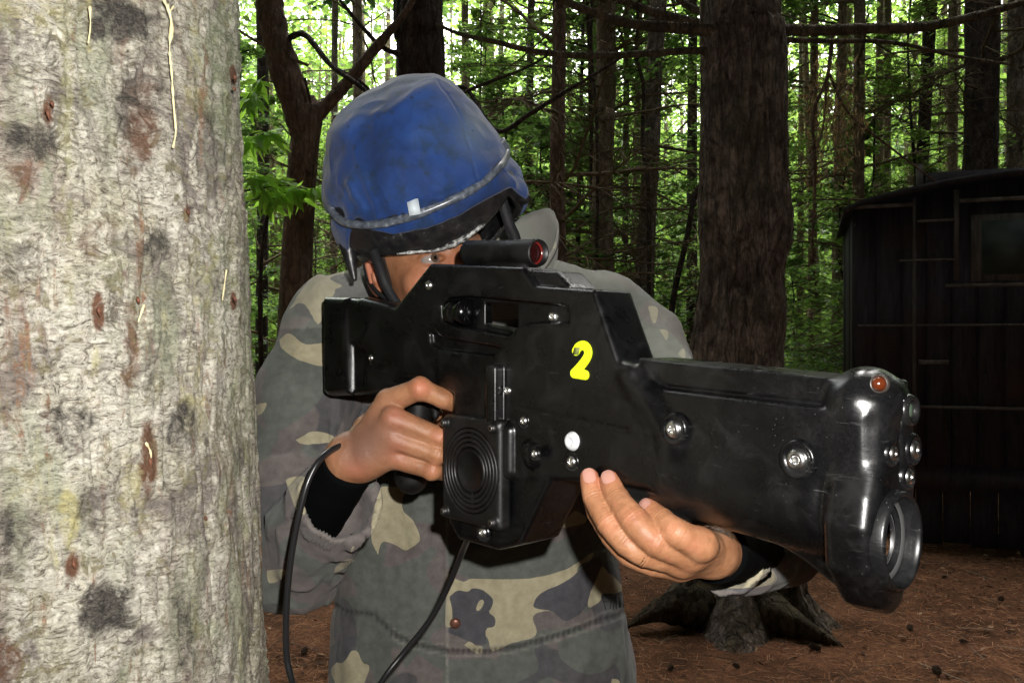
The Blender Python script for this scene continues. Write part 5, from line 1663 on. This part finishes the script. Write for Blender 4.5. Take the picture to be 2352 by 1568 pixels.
def build_helmet():
    def solid(k, dz=0.0, bump_=None):
        def f(x, y, z):
            dx, dy, dzz = x - HC[0], y - HC[1], z - HC[2]
            dx, dzz = np.broadcast_arrays(dx, dzz)
            R_ = (np.interp(np.arctan2(dzz, dx), AA, RR) * k).astype(np.float32)
            rho = np.sqrt(dx * dx + dzz * dzz)
            q = np.sqrt((rho / R_) ** 2 + (dy / (HY * k)) ** 2)
            return (q - 1) * .13
        return f
    rim = np.array(RIM, float)
    def rimcut(x, y, z):
        # keep what lies above the rim line (measured at the helmet's distance); the back hangs a little lower
        u = 1176 + FPX * x / 1.14; v = 784 - FPX * (z - H) / 1.14
        vr = np.interp(u, rim[:, 0], rim[:, 1])
        return (v - vr) / FPX * 1.14 - np.maximum(y - HC[1], 0) * .35
    lo, hi = HC - np.array([.165, .165, .13]), HC + np.array([.175, .165, .17])
    g = Grid(lo, hi, .002)
    X = (g.ax[0][:, None, None], g.ax[1][None, :, None], g.ax[2][None, None, :])
    A = solid(1.0)(*X)
    # cover cloth: pulled in by the band, loose folds above and below
    u = 1176 + FPX * X[0] / 1.14; v = 784 - FPX * (X[2] - H) / 1.14
    bc = np.array(BANDC); vb = np.interp(u, bc[:8, 0], bc[:8, 1])
    db = (v - vb)
    A = A + .004 * np.exp(-(db / 16) ** 2)
    C = rimcut(*X)
    inner = solid(.955)(*X)
    D = np.maximum(np.maximum(A, C), -inner)
    g.D = D.astype(np.float32)
    V, Fq = g.mesh()
    # folds
    nrm = (V - HC); nrm /= np.linalg.norm(nrm, axis=1)[:, None]
    uu = 1176 + FPX * V[:, 0] / V[:, 1]; vv = 784 - FPX * (V[:, 2] - H) / V[:, 1]
    vb = np.interp(uu, bc[:8, 0], bc[:8, 1])
    near = np.exp(-((vv - vb) / 38) ** 2) 
    fold = near * (.0036 * np.sin(uu / 9 + 2 * np.sin(uu / 31)) * (.5 + .5 * vnoise(np.stack([uu / 40, vv * 0, vv * 0], -1), 4)))
    fold = fold + .0040 * fbm(V * 13, 2, 12) + .0016 * (1 - 2 * np.abs(fbm(V * 26, 2, 22)))
    # creases of the cloth seen in the photo: a ridge over the upper left and a seam over the right
    def ridge(pts, w, h, sgn=1):
        p = np.array(pts, float); best = np.full(len(V), 1e9)
        for a, b in zip(p[:-1], p[1:]):
            e = b - a; t_ = np.clip(((uu - a[0]) * e[0] + (vv - a[1]) * e[1]) / (e @ e), 0, 1)
            best = np.minimum(best, np.hypot(uu - a[0] - t_ * e[0], vv - a[1] - t_ * e[1]))
        return sgn * h * np.exp(-(best / w) ** 2)
    fold = fold + ridge([(775, 310), (830, 270), (890, 265), (960, 215), (1000, 190)], 14, .0045) - ridge([(1003, 186), (1025, 215), (1055, 270), (1080, 350), (1092, 420)], 3, .0016)
    fold = fold + ridge([(930, 500), (985, 470), (1000, 440)], 8, .0025) + ridge([(1000, 460), (1060, 440), (1120, 395)], 8, .003) + ridge([(800, 505), (830, 480), (800, 420)], 9, .003) + ridge([(870, 500), (850, 440), (835, 400)], 9, .0025)
    front = np.clip((HC[1] - V[:, 1]) / .03 + .4, 0, 1)
    V = V + nrm * (fold * (front + (1 - front) * .3))[:, None]
    m = M('faded_blue_cloth'); c = m.coord()
    n = m.noise(c, 9, 5, .6, .4); n2 = m.noise(c, 38, 5, .65); w = m.noise(m.coord(scale=(1, 1, 1)), 900, 2)
    col = m.ramp(n, [(.28, (.005, .013, .045)), (.46, (.008, .033, .135)), (.72, (.016, .058, .225))])
    col = m.mix(m.ramp(n2, [(.50, 0.0), (.70, .7)]), col, (.008, .020, .030))
    col = m.mix(m.ramp(m.noise(c, 5, 4, .6), [(.55, 0.0), (.75, .35)]), col, (.06, .09, .13))
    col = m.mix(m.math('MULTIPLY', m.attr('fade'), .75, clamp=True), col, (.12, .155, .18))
    col = m.mix(m.ramp(m.voro(c, 42), [(.08, .6), (.16, 0.0)]), col, (.012, .02, .04))
    m.set(color=col, rough=.75, spec=.25, sheen=.15, normal=m.bump(w, .35, .0008, m.bump(n2, .4, .003)))
    hel = empty('helmet'); hel.parent = man; hel.location = HC - base
    def hp(name, V, Fs, mat, smooth=True):
        return obj_np(name, np.asarray(V) - HC, Fs, mat, hel, smooth)
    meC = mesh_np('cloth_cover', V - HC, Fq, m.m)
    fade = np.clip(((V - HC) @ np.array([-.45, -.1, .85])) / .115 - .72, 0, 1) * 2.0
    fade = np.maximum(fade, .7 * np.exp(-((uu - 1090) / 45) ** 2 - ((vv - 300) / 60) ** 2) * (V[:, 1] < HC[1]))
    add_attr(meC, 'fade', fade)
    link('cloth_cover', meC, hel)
    # black shell and lining under the cover, with ear pieces
    rim2 = np.array([(690, 600), (790, 572), (812, 640), (832, 652), (838, 610), (850, 582), (915, 584), (1000, 578), (1060, 552), (1110, 517), (1150, 470), (1168, 440), (1180, 452), (1212, 466), (1230, 470)], float)
    g = Grid(HC - np.array([.16, .16, .17]), HC + np.array([.17, .16, .08]), .002)
    X = (g.ax[0][:, None, None], g.ax[1][None, :, None], g.ax[2][None, None, :])
    u = 1176 + FPX * X[0] / 1.15; v = 784 - FPX * (X[2] - H) / 1.15
    vr = np.interp(u, rim2[:, 0], rim2[:, 1])
    cut = (v - vr) / FPX * 1.15 - np.maximum(X[1] - HC[1], 0) * .25
    D = np.maximum(np.maximum(solid(.972)(*X), cut), -solid(.90)(*X))
    g.D = D.astype(np.float32)
    V, Fq = g.mesh()
    bm_ = M('scuffed_black_shell'); nn = bm_.noise(bm_.coord(), 60, 5, .7)
    bm_.set(color=bm_.ramp(nn, [(.4, (.008, .008, .009)), (.62, (.02, .02, .02)), (.75, (.12, .12, .12))]), rough=.35, spec=.5, normal=bm_.bump(nn, .4, .002))
    hp('shell', V, Fq, bm_.m)
    # worn pale edge of the shell
    pts = [(912, 583), (940, 580), (975, 577), (1000, 575), (1030, 565), (1062, 550), (1090, 532), (1112, 514)]
    q = cr(np.array([ysurf(u_, v_, .985) for u_, v_ in pts]), 10)
    rad = (.0016 + .0016 * np.linspace(0, 1, len(q))) + .0012 * vnoise(q * 180, 5) + .0022 * np.exp(-((np.linspace(0, 1, len(q)) - .62) / .12) ** 2)
    V, Fs = tube(q, rad, 8)
    wm = M('worn_silver_edge'); wn_ = wm.noise(wm.coord(), 160, 4)
    wm.set(color=wm.ramp(wn_, [(.40, (.015, .015, .015)), (.52, (.22, .22, .21)), (.66, (.55, .55, .53))]), rough=.4, spec=.5)
    hp('worn_edge', V, Fs, wm.m)
    # rubber band round the cover
    front = [ysurf(u_, v_, 1.0) for u_, v_ in BANDC]
    q = cr(np.array(front), 12)
    V, Fs = tube(q, .0058 + .0006 * vnoise(q * 60, 2), 10)
    b_ = M('grey_rubber_band'); bn = b_.noise(b_.coord(), 120, 4)
    b_.set(color=b_.ramp(bn, [(.4, (.05, .06, .075)), (.6, (.11, .125, .15)), (.72, (.33, .34, .36))]), rough=.3, spec=.6)
    hp('band', V, Fs, b_.m)
    a = ysurf(950, 470, 1.0)
    V, Fs = box(-.0065, .0065, -.0012, .0012, -.0095, .0095)
    ca, sa = math.cos(.18), math.sin(.18)
    V = np.stack([V[:, 0] * ca + V[:, 2] * sa * -1, V[:, 1], V[:, 0] * sa + V[:, 2] * ca], -1) * 1.15
    hp('label_tab', V + ysurf(951, 476, 1.0) + np.array([0, -.0042, 0]), Fs, mat_simple('pale_tape', (.50, .56, .60), .5, .4, .15, 60), False)
    # chin straps
    st = mat_simple('black_webbing', (.010, .010, .011), .6, .3, .3, 300)
    def strap(pts, w):
        c = cr(np.array([p_ for p_ in pts]), 8)
        V = []; Fq = []
        for i, p_ in enumerate(c):
            t_ = c[min(i + 1, len(c) - 1)] - c[max(i - 1, 0)]; t_ /= np.linalg.norm(t_)
            s_ = np.cross(t_, [0, -1, 0]); s_ /= np.linalg.norm(s_)
            for a_, b_2 in ((-1, 0), (-1, 1), (1, 1), (1, 0)):
                V.append(p_ + s_ * a_ * w / 2 + np.array([0, -.0025, 0]) * b_2)
        for i in range(len(c) - 1):
            for k in range(4):
                Fq.append([i * 4 + k, i * 4 + (k + 1) % 4, (i + 1) * 4 + (k + 1) % 4, (i + 1) * 4 + k])
        hp('chin_strap', np.array(V), np.array(Fq), st, False)
    strap([P(856, 575, 1.165), P(870, 610, 1.158), P(884, 650, 1.155), P(908, 692, 1.165), P(960, 760, 1.19)], .013)
    strap([P(838, 600, 1.225), P(846, 640, 1.22), P(866, 670, 1.20), P(905, 695, 1.18)], .006)
    strap([P(1150, 450, 1.20), P(1168, 510, 1.20), P(1186, 560, 1.21), P(1180, 640, 1.22)], .015)
    # ear pad on the far side
    g = Grid(P(1150, 500, 1.24) - .03, P(1230, 400, 1.24) + .03, .002)
    g.cap(P(1180, 436, 1.21), P(1207, 455, 1.22), .009, .008); V, Fq = g.mesh()
    hp('ear_pad', V, Fq, bm_.m)
    g = Grid(P(770, 660, 1.2) - .03, P(840, 540, 1.2) + .03, .002)
    g.chain([tuple(P(798, 560, 1.21)), tuple(P(806, 600, 1.21)), tuple(P(814, 640, 1.205))], [.012, .009, .004]); V, Fq = g.mesh()
    hp('ear_pad', V, Fq, bm_.m)
build_helmet()
# ================================================================== camouflage jacket
def c7(p): return [((x / 1.921 + 850) / 1.541, (y / 1.921 + 1600) / 1.541) for x, y in p]
def c6(p): return [((x / 2.19 + 1400) / 1.541, (y / 2.19 + 1700) / 1.541) for x, y in p]
def c1(p): return [((x / 1.568 + 1050) / 1.541, (y / 1.568 + 200) / 1.541) for x, y in p]
def c5(p): return [((x / 1.96 + 1900) / 1.541, (y / 1.96 + 900) / 1.541) for x, y in p]
TAN = [
 c7([(960, 230), (1150, 240), (1140, 270), (1105, 310), (1110, 400), (1180, 470), (1225, 580), (1200, 620), (1130, 665), (1060, 630), (980, 605), (950, 640), (935, 695), (915, 650), (890, 580), (905, 400)]),
 c7([(760, 1345), (800, 1350), (835, 1430), (880, 1450), (860, 1530), (800, 1650), (700, 1650), (620, 1500), (650, 1430), (700, 1425)]),
 c7([(445, 1450), (500, 1470), (545, 1650), (440, 1650)]),
 c6([(400, 690), (440, 740), (530, 785), (600, 760), (900, 765), (1150, 740), (1350, 670), (1540, 550), (1500, 620), (1420, 660), (1400, 720), (1300, 790), (1130, 870), (1070, 950), (1090, 990), (1210, 1010), (1100, 1020), (1065, 1070), (1085, 1200), (900, 1260), (780, 1310), (740, 1310), (700, 1200), (560, 1240), (410, 1130), (385, 1150)]),
 c6([(1600, 660), (1760, 820), (1710, 870), (1600, 880), (1590, 930), (1500, 980), (1500, 900), (1560, 760)]),
 c6([(1390, 230), (1460, 270), (1480, 320), (1400, 350), (1290, 360), (1330, 290)]),
 c6([(530, 1270), (580, 1240), (620, 1280), (670, 1280), (670, 1320), (650, 1350)]),
 c6([(1680, 1530), (1740, 1560), (1730, 1700), (1660, 1700)]),
 c1([(-40, 1400), (30, 1290), (130, 1180), (290, 1130), (310, 1190), (200, 1220), (190, 1240), (250, 1270), (215, 1290), (205, 1320), (150, 1420), (120, 1490), (40, 1370)]),
 [(640, 780), (665, 765), (700, 790), (760, 790), (760, 840), (690, 828), (650, 802)],
 [(585, 930), (612, 925), (600, 950), (585, 950)],
 [(680, 1010), (720, 990), (765, 1000), (760, 1015), (700, 1020)],
 c7([(305, 180), (430, 165), (490, 260), (450, 410), (390, 400), (340, 280)]),
 c7([(180, 800), (290, 795), (315, 820), (250, 880), (190, 880)]),
 c7([(690, 740), (760, 720), (770, 740), (650, 820), (645, 790)]), c7([(770, 620), (775, 650), (740, 700)]),
 c5([(770, 360), (835, 365), (835, 440), (810, 485)]), c5([(845, 515), (910, 530), (900, 600)]), c5([(975, 690), (1020, 650), (1030, 725)]),
 [(1600, 1340), (1640, 1285), (1750, 1295), (1785, 1330), (1740, 1348), (1610, 1350)],
]
SLATE = [c6([(415, 900), (480, 850), (560, 860), (600, 832), (680, 850), (755, 920), (740, 990), (720, 1020), (770, 1060), (765, 1130), (700, 1150), (700, 1260), (640, 1270), (560, 1240), (380, 1160), (430, 1130), (440, 1010)]),
 c7([(480, 1480), (640, 1300), (780, 1250), (760, 1340), (700, 1430), (650, 1420), (610, 1500), (560, 1568)]),
 c6([(1400, 720), (1560, 590), (1600, 640), (1540, 780), (1490, 960), (1330, 1090), (1210, 1010), (1090, 985), (1070, 950), (1130, 870), (1300, 790)])]
HOLE = [c6([(625, 1000), (640, 940), (670, 920), (685, 940), (670, 980), (640, 1010)])]
GREEN = [c7([(1150, 240), (1390, 240), (1390, 480), (1230, 470), (1180, 470), (1110, 400), (1105, 310), (1140, 270)]),
 c6([(400, 470), (600, 560), (1150, 520), (1500, 330), (1530, 480), (1530, 560), (1350, 670), (1150, 740), (900, 765), (600, 760), (450, 700), (400, 640)]),
 c7([(960, 1050), (1100, 1000), (1200, 1080), (1300, 1290), (1390, 1350), (1390, 1480), (1180, 1350), (1050, 1250)]),
 c5([(70, 60), (200, 60), (640, 230), (700, 300), (600, 260), (200, 240)]),
 [(640, 800), (690, 828), (745, 845), (745, 900), (690, 960), (620, 990), (600, 900)],
 c6([(400, 1390), (800, 1390), (900, 1568), (400, 1600)]), c6([(1250, 1250), (1600, 1150), (1700, 1400), (1500, 1500), (1300, 1400)])]

def mat_camo():
    m = M('faded_camouflage_cloth'); c = m.coord()
    w = m.noise(c, 7, 3, .5); n = m.noise(c, 60, 5, .65); wv = m.noise(m.coord(scale=(1, 1, .25)), 1200, 2); wh = m.noise(m.coord(scale=(.25, 1, 1)), 1200, 2)
    f = m.noise(c, 9.0, 2, .4, .6)
    brown = m.ramp(n, [(.3, (.098, .084, .079)), (.7, (.158, .138, .131))])
    green = m.ramp(n, [(.3, (.080, .088, .078)), (.7, (.125, .134, .118))])
    tan = m.ramp(n, [(.3, (.28, .25, .165)), (.7, (.40, .36, .245))])
    slate = m.ramp(n, [(.3, (.052, .052, .058)), (.7, (.085, .083, .090))])
    def lt(a, b=0.0, soft=.0006):
        return m.math('MULTIPLY_ADD', a, -1.0 / soft, .5, clamp=True)
    col = m.mix(m.ramp(f, [(.50, 0.0), (.515, 1.0)]), brown, green)
    col = m.mix(m.ramp(m.noise(m.coord(), 6.0, 2, .4, .8), [(.58, 0.0), (.59, .8)]), col, slate)
    col = m.mix(m.math('MULTIPLY', m.ramp(m.noise(m.coord(scale=(1, 1.3, 1.5)), 5.3, 2, .4, .5), [(.60, 0.0), (.605, 1.0)]), m.attr('far')), col, tan)
    col = m.mix(lt(m.attr('green')), col, green)
    col = m.mix(lt(m.attr('slate')), col, slate)
    col = m.mix(lt(m.attr('tan')), col, tan)
    col = m.mix(m.math('MULTIPLY', m.attr('worn'), m.ramp(m.noise(c, 160, 3), [(.3, .2), (.7, 1.0)])), col, (.34, .33, .29))
    col = m.mix(m.attr('seam'), col, (.03, .028, .028))
    col = m.mix(m.attr('bleach_toplit'), col, (.42, .43, .37))
    return m.set(color=col, rough=.9, spec=.12, sheen=.1, normal=m.bump(m.math('ADD', wv, wh), .35, .0007, m.bump(n, .3, .003)))
CAMO = mat_camo()

def mesh_normals(V, Fq):
    a, b, c, d = (V[Fq[:, k]] for k in range(4))
    n = np.cross(c - a, d - b)
    N = np.zeros_like(V)
    for k in range(4): 
        for j in range(3): N[:, j] += np.bincount(Fq[:, k], n[:, j], len(V))
    return N / (np.linalg.norm(N, axis=1)[:, None] + 1e-12)

def pdist(uu, vv, pts):
    p = np.array(pts, float); best = np.full(len(uu), 1e9)
    for a, b in zip(p[:-1], p[1:]):
        e = b - a; t_ = np.clip(((uu - a[0]) * e[0] + (vv - a[1]) * e[1]) / (e @ e), 0, 1)
        best = np.minimum(best, np.hypot(uu - a[0] - t_ * e[0], vv - a[1] - t_ * e[1]))
    return best

def camo_attrs(me, V, scale_d=None, seam=None, worn=None, bleach_toplit=None):
    uu = 1176 + FPX * V[:, 0] / V[:, 1]; vv = 784 - FPX * (V[:, 2] - H) / V[:, 1]
    ws = vnoise(V * 120, 3) * 1.2
    front = V[:, 1] < 1.52
    def S(polys):
        out = np.full(len(V), 1.0)
        for p in polys:
            q = cr(np.array(p + p[:1]), 4)[:-1]
            out = np.minimum(out, (poly2d(q)(uu, vv) + ws) / FPX * 1.3)
        return np.where(front, out, 1.0)
    tan = np.maximum(S(TAN), -S(HOLE) * 0 + -1)
    sl = S(SLATE); ho = S(HOLE)
    # the flower shaped patch lies over the tan
    flower = poly2d(cr(np.array(SLATE[0] + SLATE[0][:1]), 4)[:-1])(uu, vv) / FPX * 1.3
    tan = np.where(front, np.maximum(tan, -flower), tan); tan = np.minimum(tan, ho)
    add_attr(me, 'tan', tan); add_attr(me, 'slate', sl); add_attr(me, 'green', S(GREEN))
    far = np.ones(len(V)); far[front & (uu > 560) & (vv > 600)] = 0
    add_attr(me, 'far', far)
    z = np.zeros(len(V))
    add_attr(me, 'seam', z if seam is None else seam); add_attr(me, 'worn', z if worn is None else worn); add_attr(me, 'bleach_toplit', z if bleach_toplit is None else bleach_toplit)

def build_jacket():
    g = Grid([-.46, .90, .62], [.46, 1.78, 1.64], .0042)
    # torso: stacked oval sections  z, cx, cy, a, b
    S_ = np.array([(.55, -.052, 1.50, .272, .17), (.84, -.052, 1.49, .262, .165), (.98, -.062, 1.485, .245, .155), (1.05, -.065, 1.485, .238, .150), (1.2, -.08, 1.475, .24, .145), (1.32, -.075, 1.46, .220, .135), (1.40, -.085, 1.44, .175, .115), (1.46, -.10, 1.42, .12, .09), (1.50, -.10, 1.41, .05, .06)])
    def tors(x, y, z):
        zz = z[0, 0, :]
        cx, cy, a, b = (np.interp(zz, S_[:, 0], S_[:, k])[None, None, :] for k in (1, 2, 3, 4))
        q = ((np.abs(x - cx) / a) ** 2.5 + (np.abs(y - cy) / b) ** 2.5) ** (1 / 2.5)
        return ((q - 1) * np.minimum(a, b)).astype(np.float32)
    g.add(tors, [-.4, 1.2, .6], [.3, 1.75, 1.5], 0)
    # shoulders
    RS = P(765, 728, 1.37); LS = P(1455, 800, 1.43)
    g.cap(P(860, 692, 1.40), RS, .060, .062, .03)
    g.cap(P(1215, 680, 1.42), P(1400, 728, 1.44), .062, .062, .05)
    g.cap(P(1400, 730, 1.44), LS, .062, .070, .04)
    # arms
    REl = P(672, 1288, 1.22)
    g.chain([RS, P(706, 900, 1.33), P(680, 1110, 1.27), REl], [.062, .072, .071, .066], .02)
    REn = P(776, 1158, 1.075)
    g.cap(REl, REn, .066, .054, .025)
    LEl = P(1775, 1225, 1.05)
    g.chain([LS, P(1560, 960, 1.30), LEl], [.072, .068, .060], .03)
    LEn = P(1665, 1262, .905)
    g.cap(LEl, LEn, .058, .046, .02)
    # open cuffs
    dR = (REn - REl) / np.linalg.norm(REn - REl); dL = (LEn - LEl) / np.linalg.norm(LEn - LEl)
    g.cap(REn - dR * .015, REn + dR * .10, .047, .052, .004, 's')
    g.cap(LEn - dL * .01, LEn + dL * .10, .040, .046, .004, 's')
    # flat cut of sleeve ends
    for c_, d_ in ((REn + dR * .012, dR), (LEn + dL * .012, dL)):
        def cut(x, y, z, c_=c_, d_=d_):
            pl = -((x - c_[0]) * d_[0] + (y - c_[1]) * d_[1] + (z - c_[2]) * d_[2])
            return np.maximum(pl, np.sqrt((x - c_[0]) ** 2 + (y - c_[1]) ** 2 + (z - c_[2]) ** 2) - .085)
        g.add(cut, c_ - .085, c_ + .085, .003, 's')
    # neck opening
    g.cap(HW((0, -.06, -.12)), HW((0, -.05, .0)), .075, .085, .01, 's')
    V, Fq = g.mesh()
    N = mesh_normals(V, Fq)
    uu = 1176 + FPX * V[:, 0] / V[:, 1]; vv = 784 - FPX * (V[:, 2] - H) / V[:, 1]
    disp = np.zeros(len(V))
    def armfold(V, a, b, rad, amp, seed, freq=26):
        e = b - a; L = np.linalg.norm(e); e = e / L
        t = (V - a) @ e; w = V - a - t[:, None] * e; rr = np.linalg.norm(w, axis=1)
        m_ = np.clip(1 - np.maximum(rr - rad, 0) / .03, 0, 1) * np.clip(np.minimum(t + .03, L - t + .03) / .04, 0, 1)
        ang = np.arctan2(w[:, 2], w[:, 0] + w[:, 1])
        wob = vnoise(np.stack([ang * 1.3, t * 9, t * 0 + seed], -1), seed)
        return m_ * amp * (1 - np.abs(np.sin(t * freq + ang * 1.2 + wob * 2.5)) * 1.6 + .4 * wob) 
    disp += armfold(V, RS, REl, .08, .0050, 3, 24)
    disp += armfold(V, REl, REn, .07, .0050, 4, 32)
    disp += armfold(V, LS, LEl, .08, .005, 5, 34)
    disp += armfold(V, LEl, LEn, .07, .003, 6, 50)
    disp += .0045 * (1 - 2 * np.abs(fbm(V * np.array([9, 9, 6.0]) + 2, 2, 55))) * (V[:, 1] < 1.6)
    tor = (uu > 740) & (uu < 1440) & (V[:, 1] > 1.2)
    disp += np.where(tor, .0055 * fbm(V * np.array([13, 10, 4.5]), 3, 17), 0)
    disp += .0022 * fbm(V * np.array([34, 34, 20.0]), 3, 27)
    fr = (V[:, 1] < 1.50) & (N[:, 1] < 0)
    # front placket: its edge
    disp += np.where(fr & (uu > 1024) & (uu < 1330) & (vv > 900), .0028 * np.clip((uu - 1024) / 2.5, 0, 1) * np.clip((1330 - uu) / 200, 0, 1), 0)
    # drawn waist seam
    wl = [(745, 1385), (790, 1402), (855, 1412), (900, 1450), (950, 1478), (1025, 1493), (1110, 1495), (1200, 1482), (1300, 1450), (1380, 1418), (1440, 1400)]
    dw = pdist(uu, vv, wl)
    puck = np.exp(-(dw / 12) ** 2) * (np.sin(uu / 2.6 + vnoise(np.stack([uu / 20, vv * 0, vv * 0], -1), 6) * 3))
    disp += np.where(fr, -.0030 * np.exp(-(dw / 5) ** 2) + .0012 * puck, 0)
    # pocket edge, side seam
    for ln in ([(655 + 90, 1345), (800, 1330)], [(1395, 1130), (1425, 1300), (1428, 1568)], [(1380, 1255), (1290, 1268), (1180, 1290)]):
        disp += np.where(fr, -.0018 * np.exp(-(pdist(uu, vv, ln) / 3.5) ** 2), 0)
    disp += np.where(fr, .0025 * np.exp(-((pdist(uu, vv, [(1412, 1290), (1425, 1568)])) / 8) ** 2), 0)
    V = V + N * disp[:, None]
    V0 = V.copy()
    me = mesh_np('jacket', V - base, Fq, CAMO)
    seam = np.where(fr, np.clip(1.15 * np.exp(-(dw / 5.5) ** 2) * (.62 + .38 * np.sin(uu / 1.9)) , 0, .8), 0)
    seam = np.maximum(seam, np.where(fr, .5 * np.exp(-(pdist(uu, vv, [(1395, 1130), (1425, 1300), (1428, 1568)]) / 3) ** 2), 0))
    worn = np.where(fr, .75 * np.exp(-((uu - 1026) / 2.0) ** 2) * (vv > 1100) + .4 * np.exp(-((dw - 10) / 3) ** 2) * (uu > 900), 0)
    bleach_toplit = np.where(V[:, 1] < 1.6, .45 * np.clip((N[:, 2] - .35) * 2, 0, 1) * (vv < 860) * (uu > 1200), 0) + .25 * (V[:, 2] > H + .02) * np.clip(N[:, 2] * 2, 0, 1) * (uu < 900)  # bleached cloth on the left, light from above painted on the right shoulder
    camo_attrs(me, V, seam=seam, worn=np.clip(worn, 0, 1), bleach_toplit=np.clip(bleach_toplit, 0, .7))
    jk = link('jacket', me, man)

    def jp(name, V, Fs, mat, smooth=True): return obj_np(name, np.asarray(V) - base, Fs, mat, jk, smooth)
    # gathered cuff edges
    for (c_, d_, r_, sd_) in ((REn, dR, .0515, 1), (LEn, dL, .0435, 2)):
        q = np.array(Vector((1, 0, 0)).rotation_difference(Vector(d_)).to_matrix())
        th = np.linspace(0, 2 * np.pi, 180, endpoint=False)
        prof = [(-.022, -.002), (-.016, .0025), (-.010, .0012), (-.002, .0028), (.004, .0014), (.009, .0026), (.012, .000), (.010, -.004), (-.01, -.005)]
        V = []
        for (l, dr) in prof:
            rp = r_ + dr + (.0011 if sd_ == 1 else .0003) * np.sin(th * 52 + 2.5 * np.sin(th * 5)) * (1 + .6 * np.sin(th * 7)) + .0012 * np.sin(th * 11 + sd_)
            V.append(np.stack([np.full_like(th, l), rp * np.cos(th), rp * np.sin(th)], -1))
        V = np.vstack(V) @ q.T + c_
        n_ = len(th); i, j = np.meshgrid(np.arange(len(prof) - 1), np.arange(n_), indexing='ij'); j2 = (j + 1) % n_
        Fq2 = np.stack([i * n_ + j, i * n_ + j2, (i + 1) * n_ + j2, (i + 1) * n_ + j], -1).reshape(-1, 4)
        mm = mesh_np('cuff', V - base, Fq2, CAMO); camo_attrs(mm, V, worn=np.full(len(V), .12)); link('cuff', mm, jk)
    # black knitted sleeves beneath
    kn = M('black_knit'); kb = kn.noise(kn.coord(), 500, 2); kn.set(color=(.0016, .0019, .0022), rough=.9, spec=.05, normal=kn.bump(kb, .5, .001))
    for (a, b, r0, r1) in ((P(700, 1215, 1.13), P(803, 1062, 1.035), .042, .0335), (P(1740, 1240, .97), P(1638, 1262, .822), .040, .0325)):
        q = np.stack([a * (1 - t) + b * t for t in np.linspace(.0, 1.0, 24)])
        V, Fs = tube(q, np.linspace(r0, r1, 24) + .0004 * np.sin(np.arange(24) * 1.3), 32)
        mpart('undersleeve', V, Fs, kn.m)
    # collar standing round the neck
    cc = P(1050, 640, 1.42)
    th = np.linspace(0, 2 * np.pi, 140, endpoint=False)
    V = []
    rows = 14
    ctop = {}
    # collar ellipse: low and open at the front, high behind
    for side in (0, 1):
        for k in range(rows):
            t = k / (rows - 1) if side == 0 else 1 - k / (rows - 1)
            a = .162 - .008 * t - (.004 if side else 0); b_ = .120 - .01 * t - (.004 if side else 0)
            x = cc[0] + a * np.cos(th) + .015 * t; y = cc[1] + b_ * np.sin(th)
            hgt = (.06 + .055 * np.cos(th) + .02 * np.sin(th)) * np.clip(1.0 + .5 * np.sin(th), .25, 1.2)
            z = cc[2] - .060 + hgt * 1.1 * 1.15 * t + .045 * np.cos(th) * 0 + .012 * np.sin(th)
            V.append(np.stack([x, y, z], -1))
    n_ = len(th); V = np.vstack(V); V += .0012 * fbm(V * 40, 2, 3)[:, None]
    nr = rows * 2
    i, j = np.meshgrid(np.arange(nr), np.arange(n_), indexing='ij'); i2 = (i + 1) % nr; j2 = (j + 1) % n_
    Fq2 = np.stack([i * n_ + j, i * n_ + j2, i2 * n_ + j2, i2 * n_ + j], -1).reshape(-1, 4)
    mm = mesh_np('collar', V - base, Fq2, CAMO); camo_attrs(mm, V, bleach_toplit=np.full(len(V), .45)); link('collar', mm, jk)
    top = V.reshape(nr, n_, 3)[rows - 2][::1]; sel = [k for k in range(n_) if math.cos(th[k]) > -.3]
    qv, qf = tube(cr(top[sorted(sel, key=lambda k: (th[k] + math.pi) % (2 * math.pi))][::6] + np.array([0, -.002, -.004]), 4), .0011, 6)
    jp('collar_stitching', qv, qf, M('dark_collar_thread').set(color=(.05, .045, .04), rough=.8))
    # button
    def surf(u, v):
        # nearest jacket vertex along the pixel
        k = np.where(fr)[0]; kk = k[np.argmin(np.hypot(uu[k] - u, vv[k] - v))]; return V0[kk]
    pb = surf(1048, 1428)
    V, Fs = revolve([(0, -.0045), (.004, -.0042), (.0075, -.003), (.0085, -.001), (.0085, .002)], 28, 1)
    bm_ = M('copper_button'); bn = bm_.noise(bm_.coord(), 60, 3)
    jp('button', V + pb, Fs, bm_.set(color=bm_.ramp(bn, [(.3, (.12, .05, .035)), (.7, (.24, .11, .075))]), rough=.35, metal=.5))
    # dark stitching at the pocket corner on the right
    st = M('dark_thread').set(color=(.02, .018, .018), rough=.8)
    for k, (u0, v0, u1, v1) in enumerate([(1380, 1368, 1384, 1395), (1380, 1380, 1412, 1372)] + [(1395 + 5 * i, 1368 - i, 1393 + 5 * i, 1398 - i) for i in range(7)]):
        a = surf(u0, v0); b2 = surf(u1, v1); q = np.stack([a, (a + b2) / 2, b2]); q[:, 1] -= .001
        V, Fs = tube(q, .0009, 6); jp('stitch', V, Fs, st)
build_jacket()
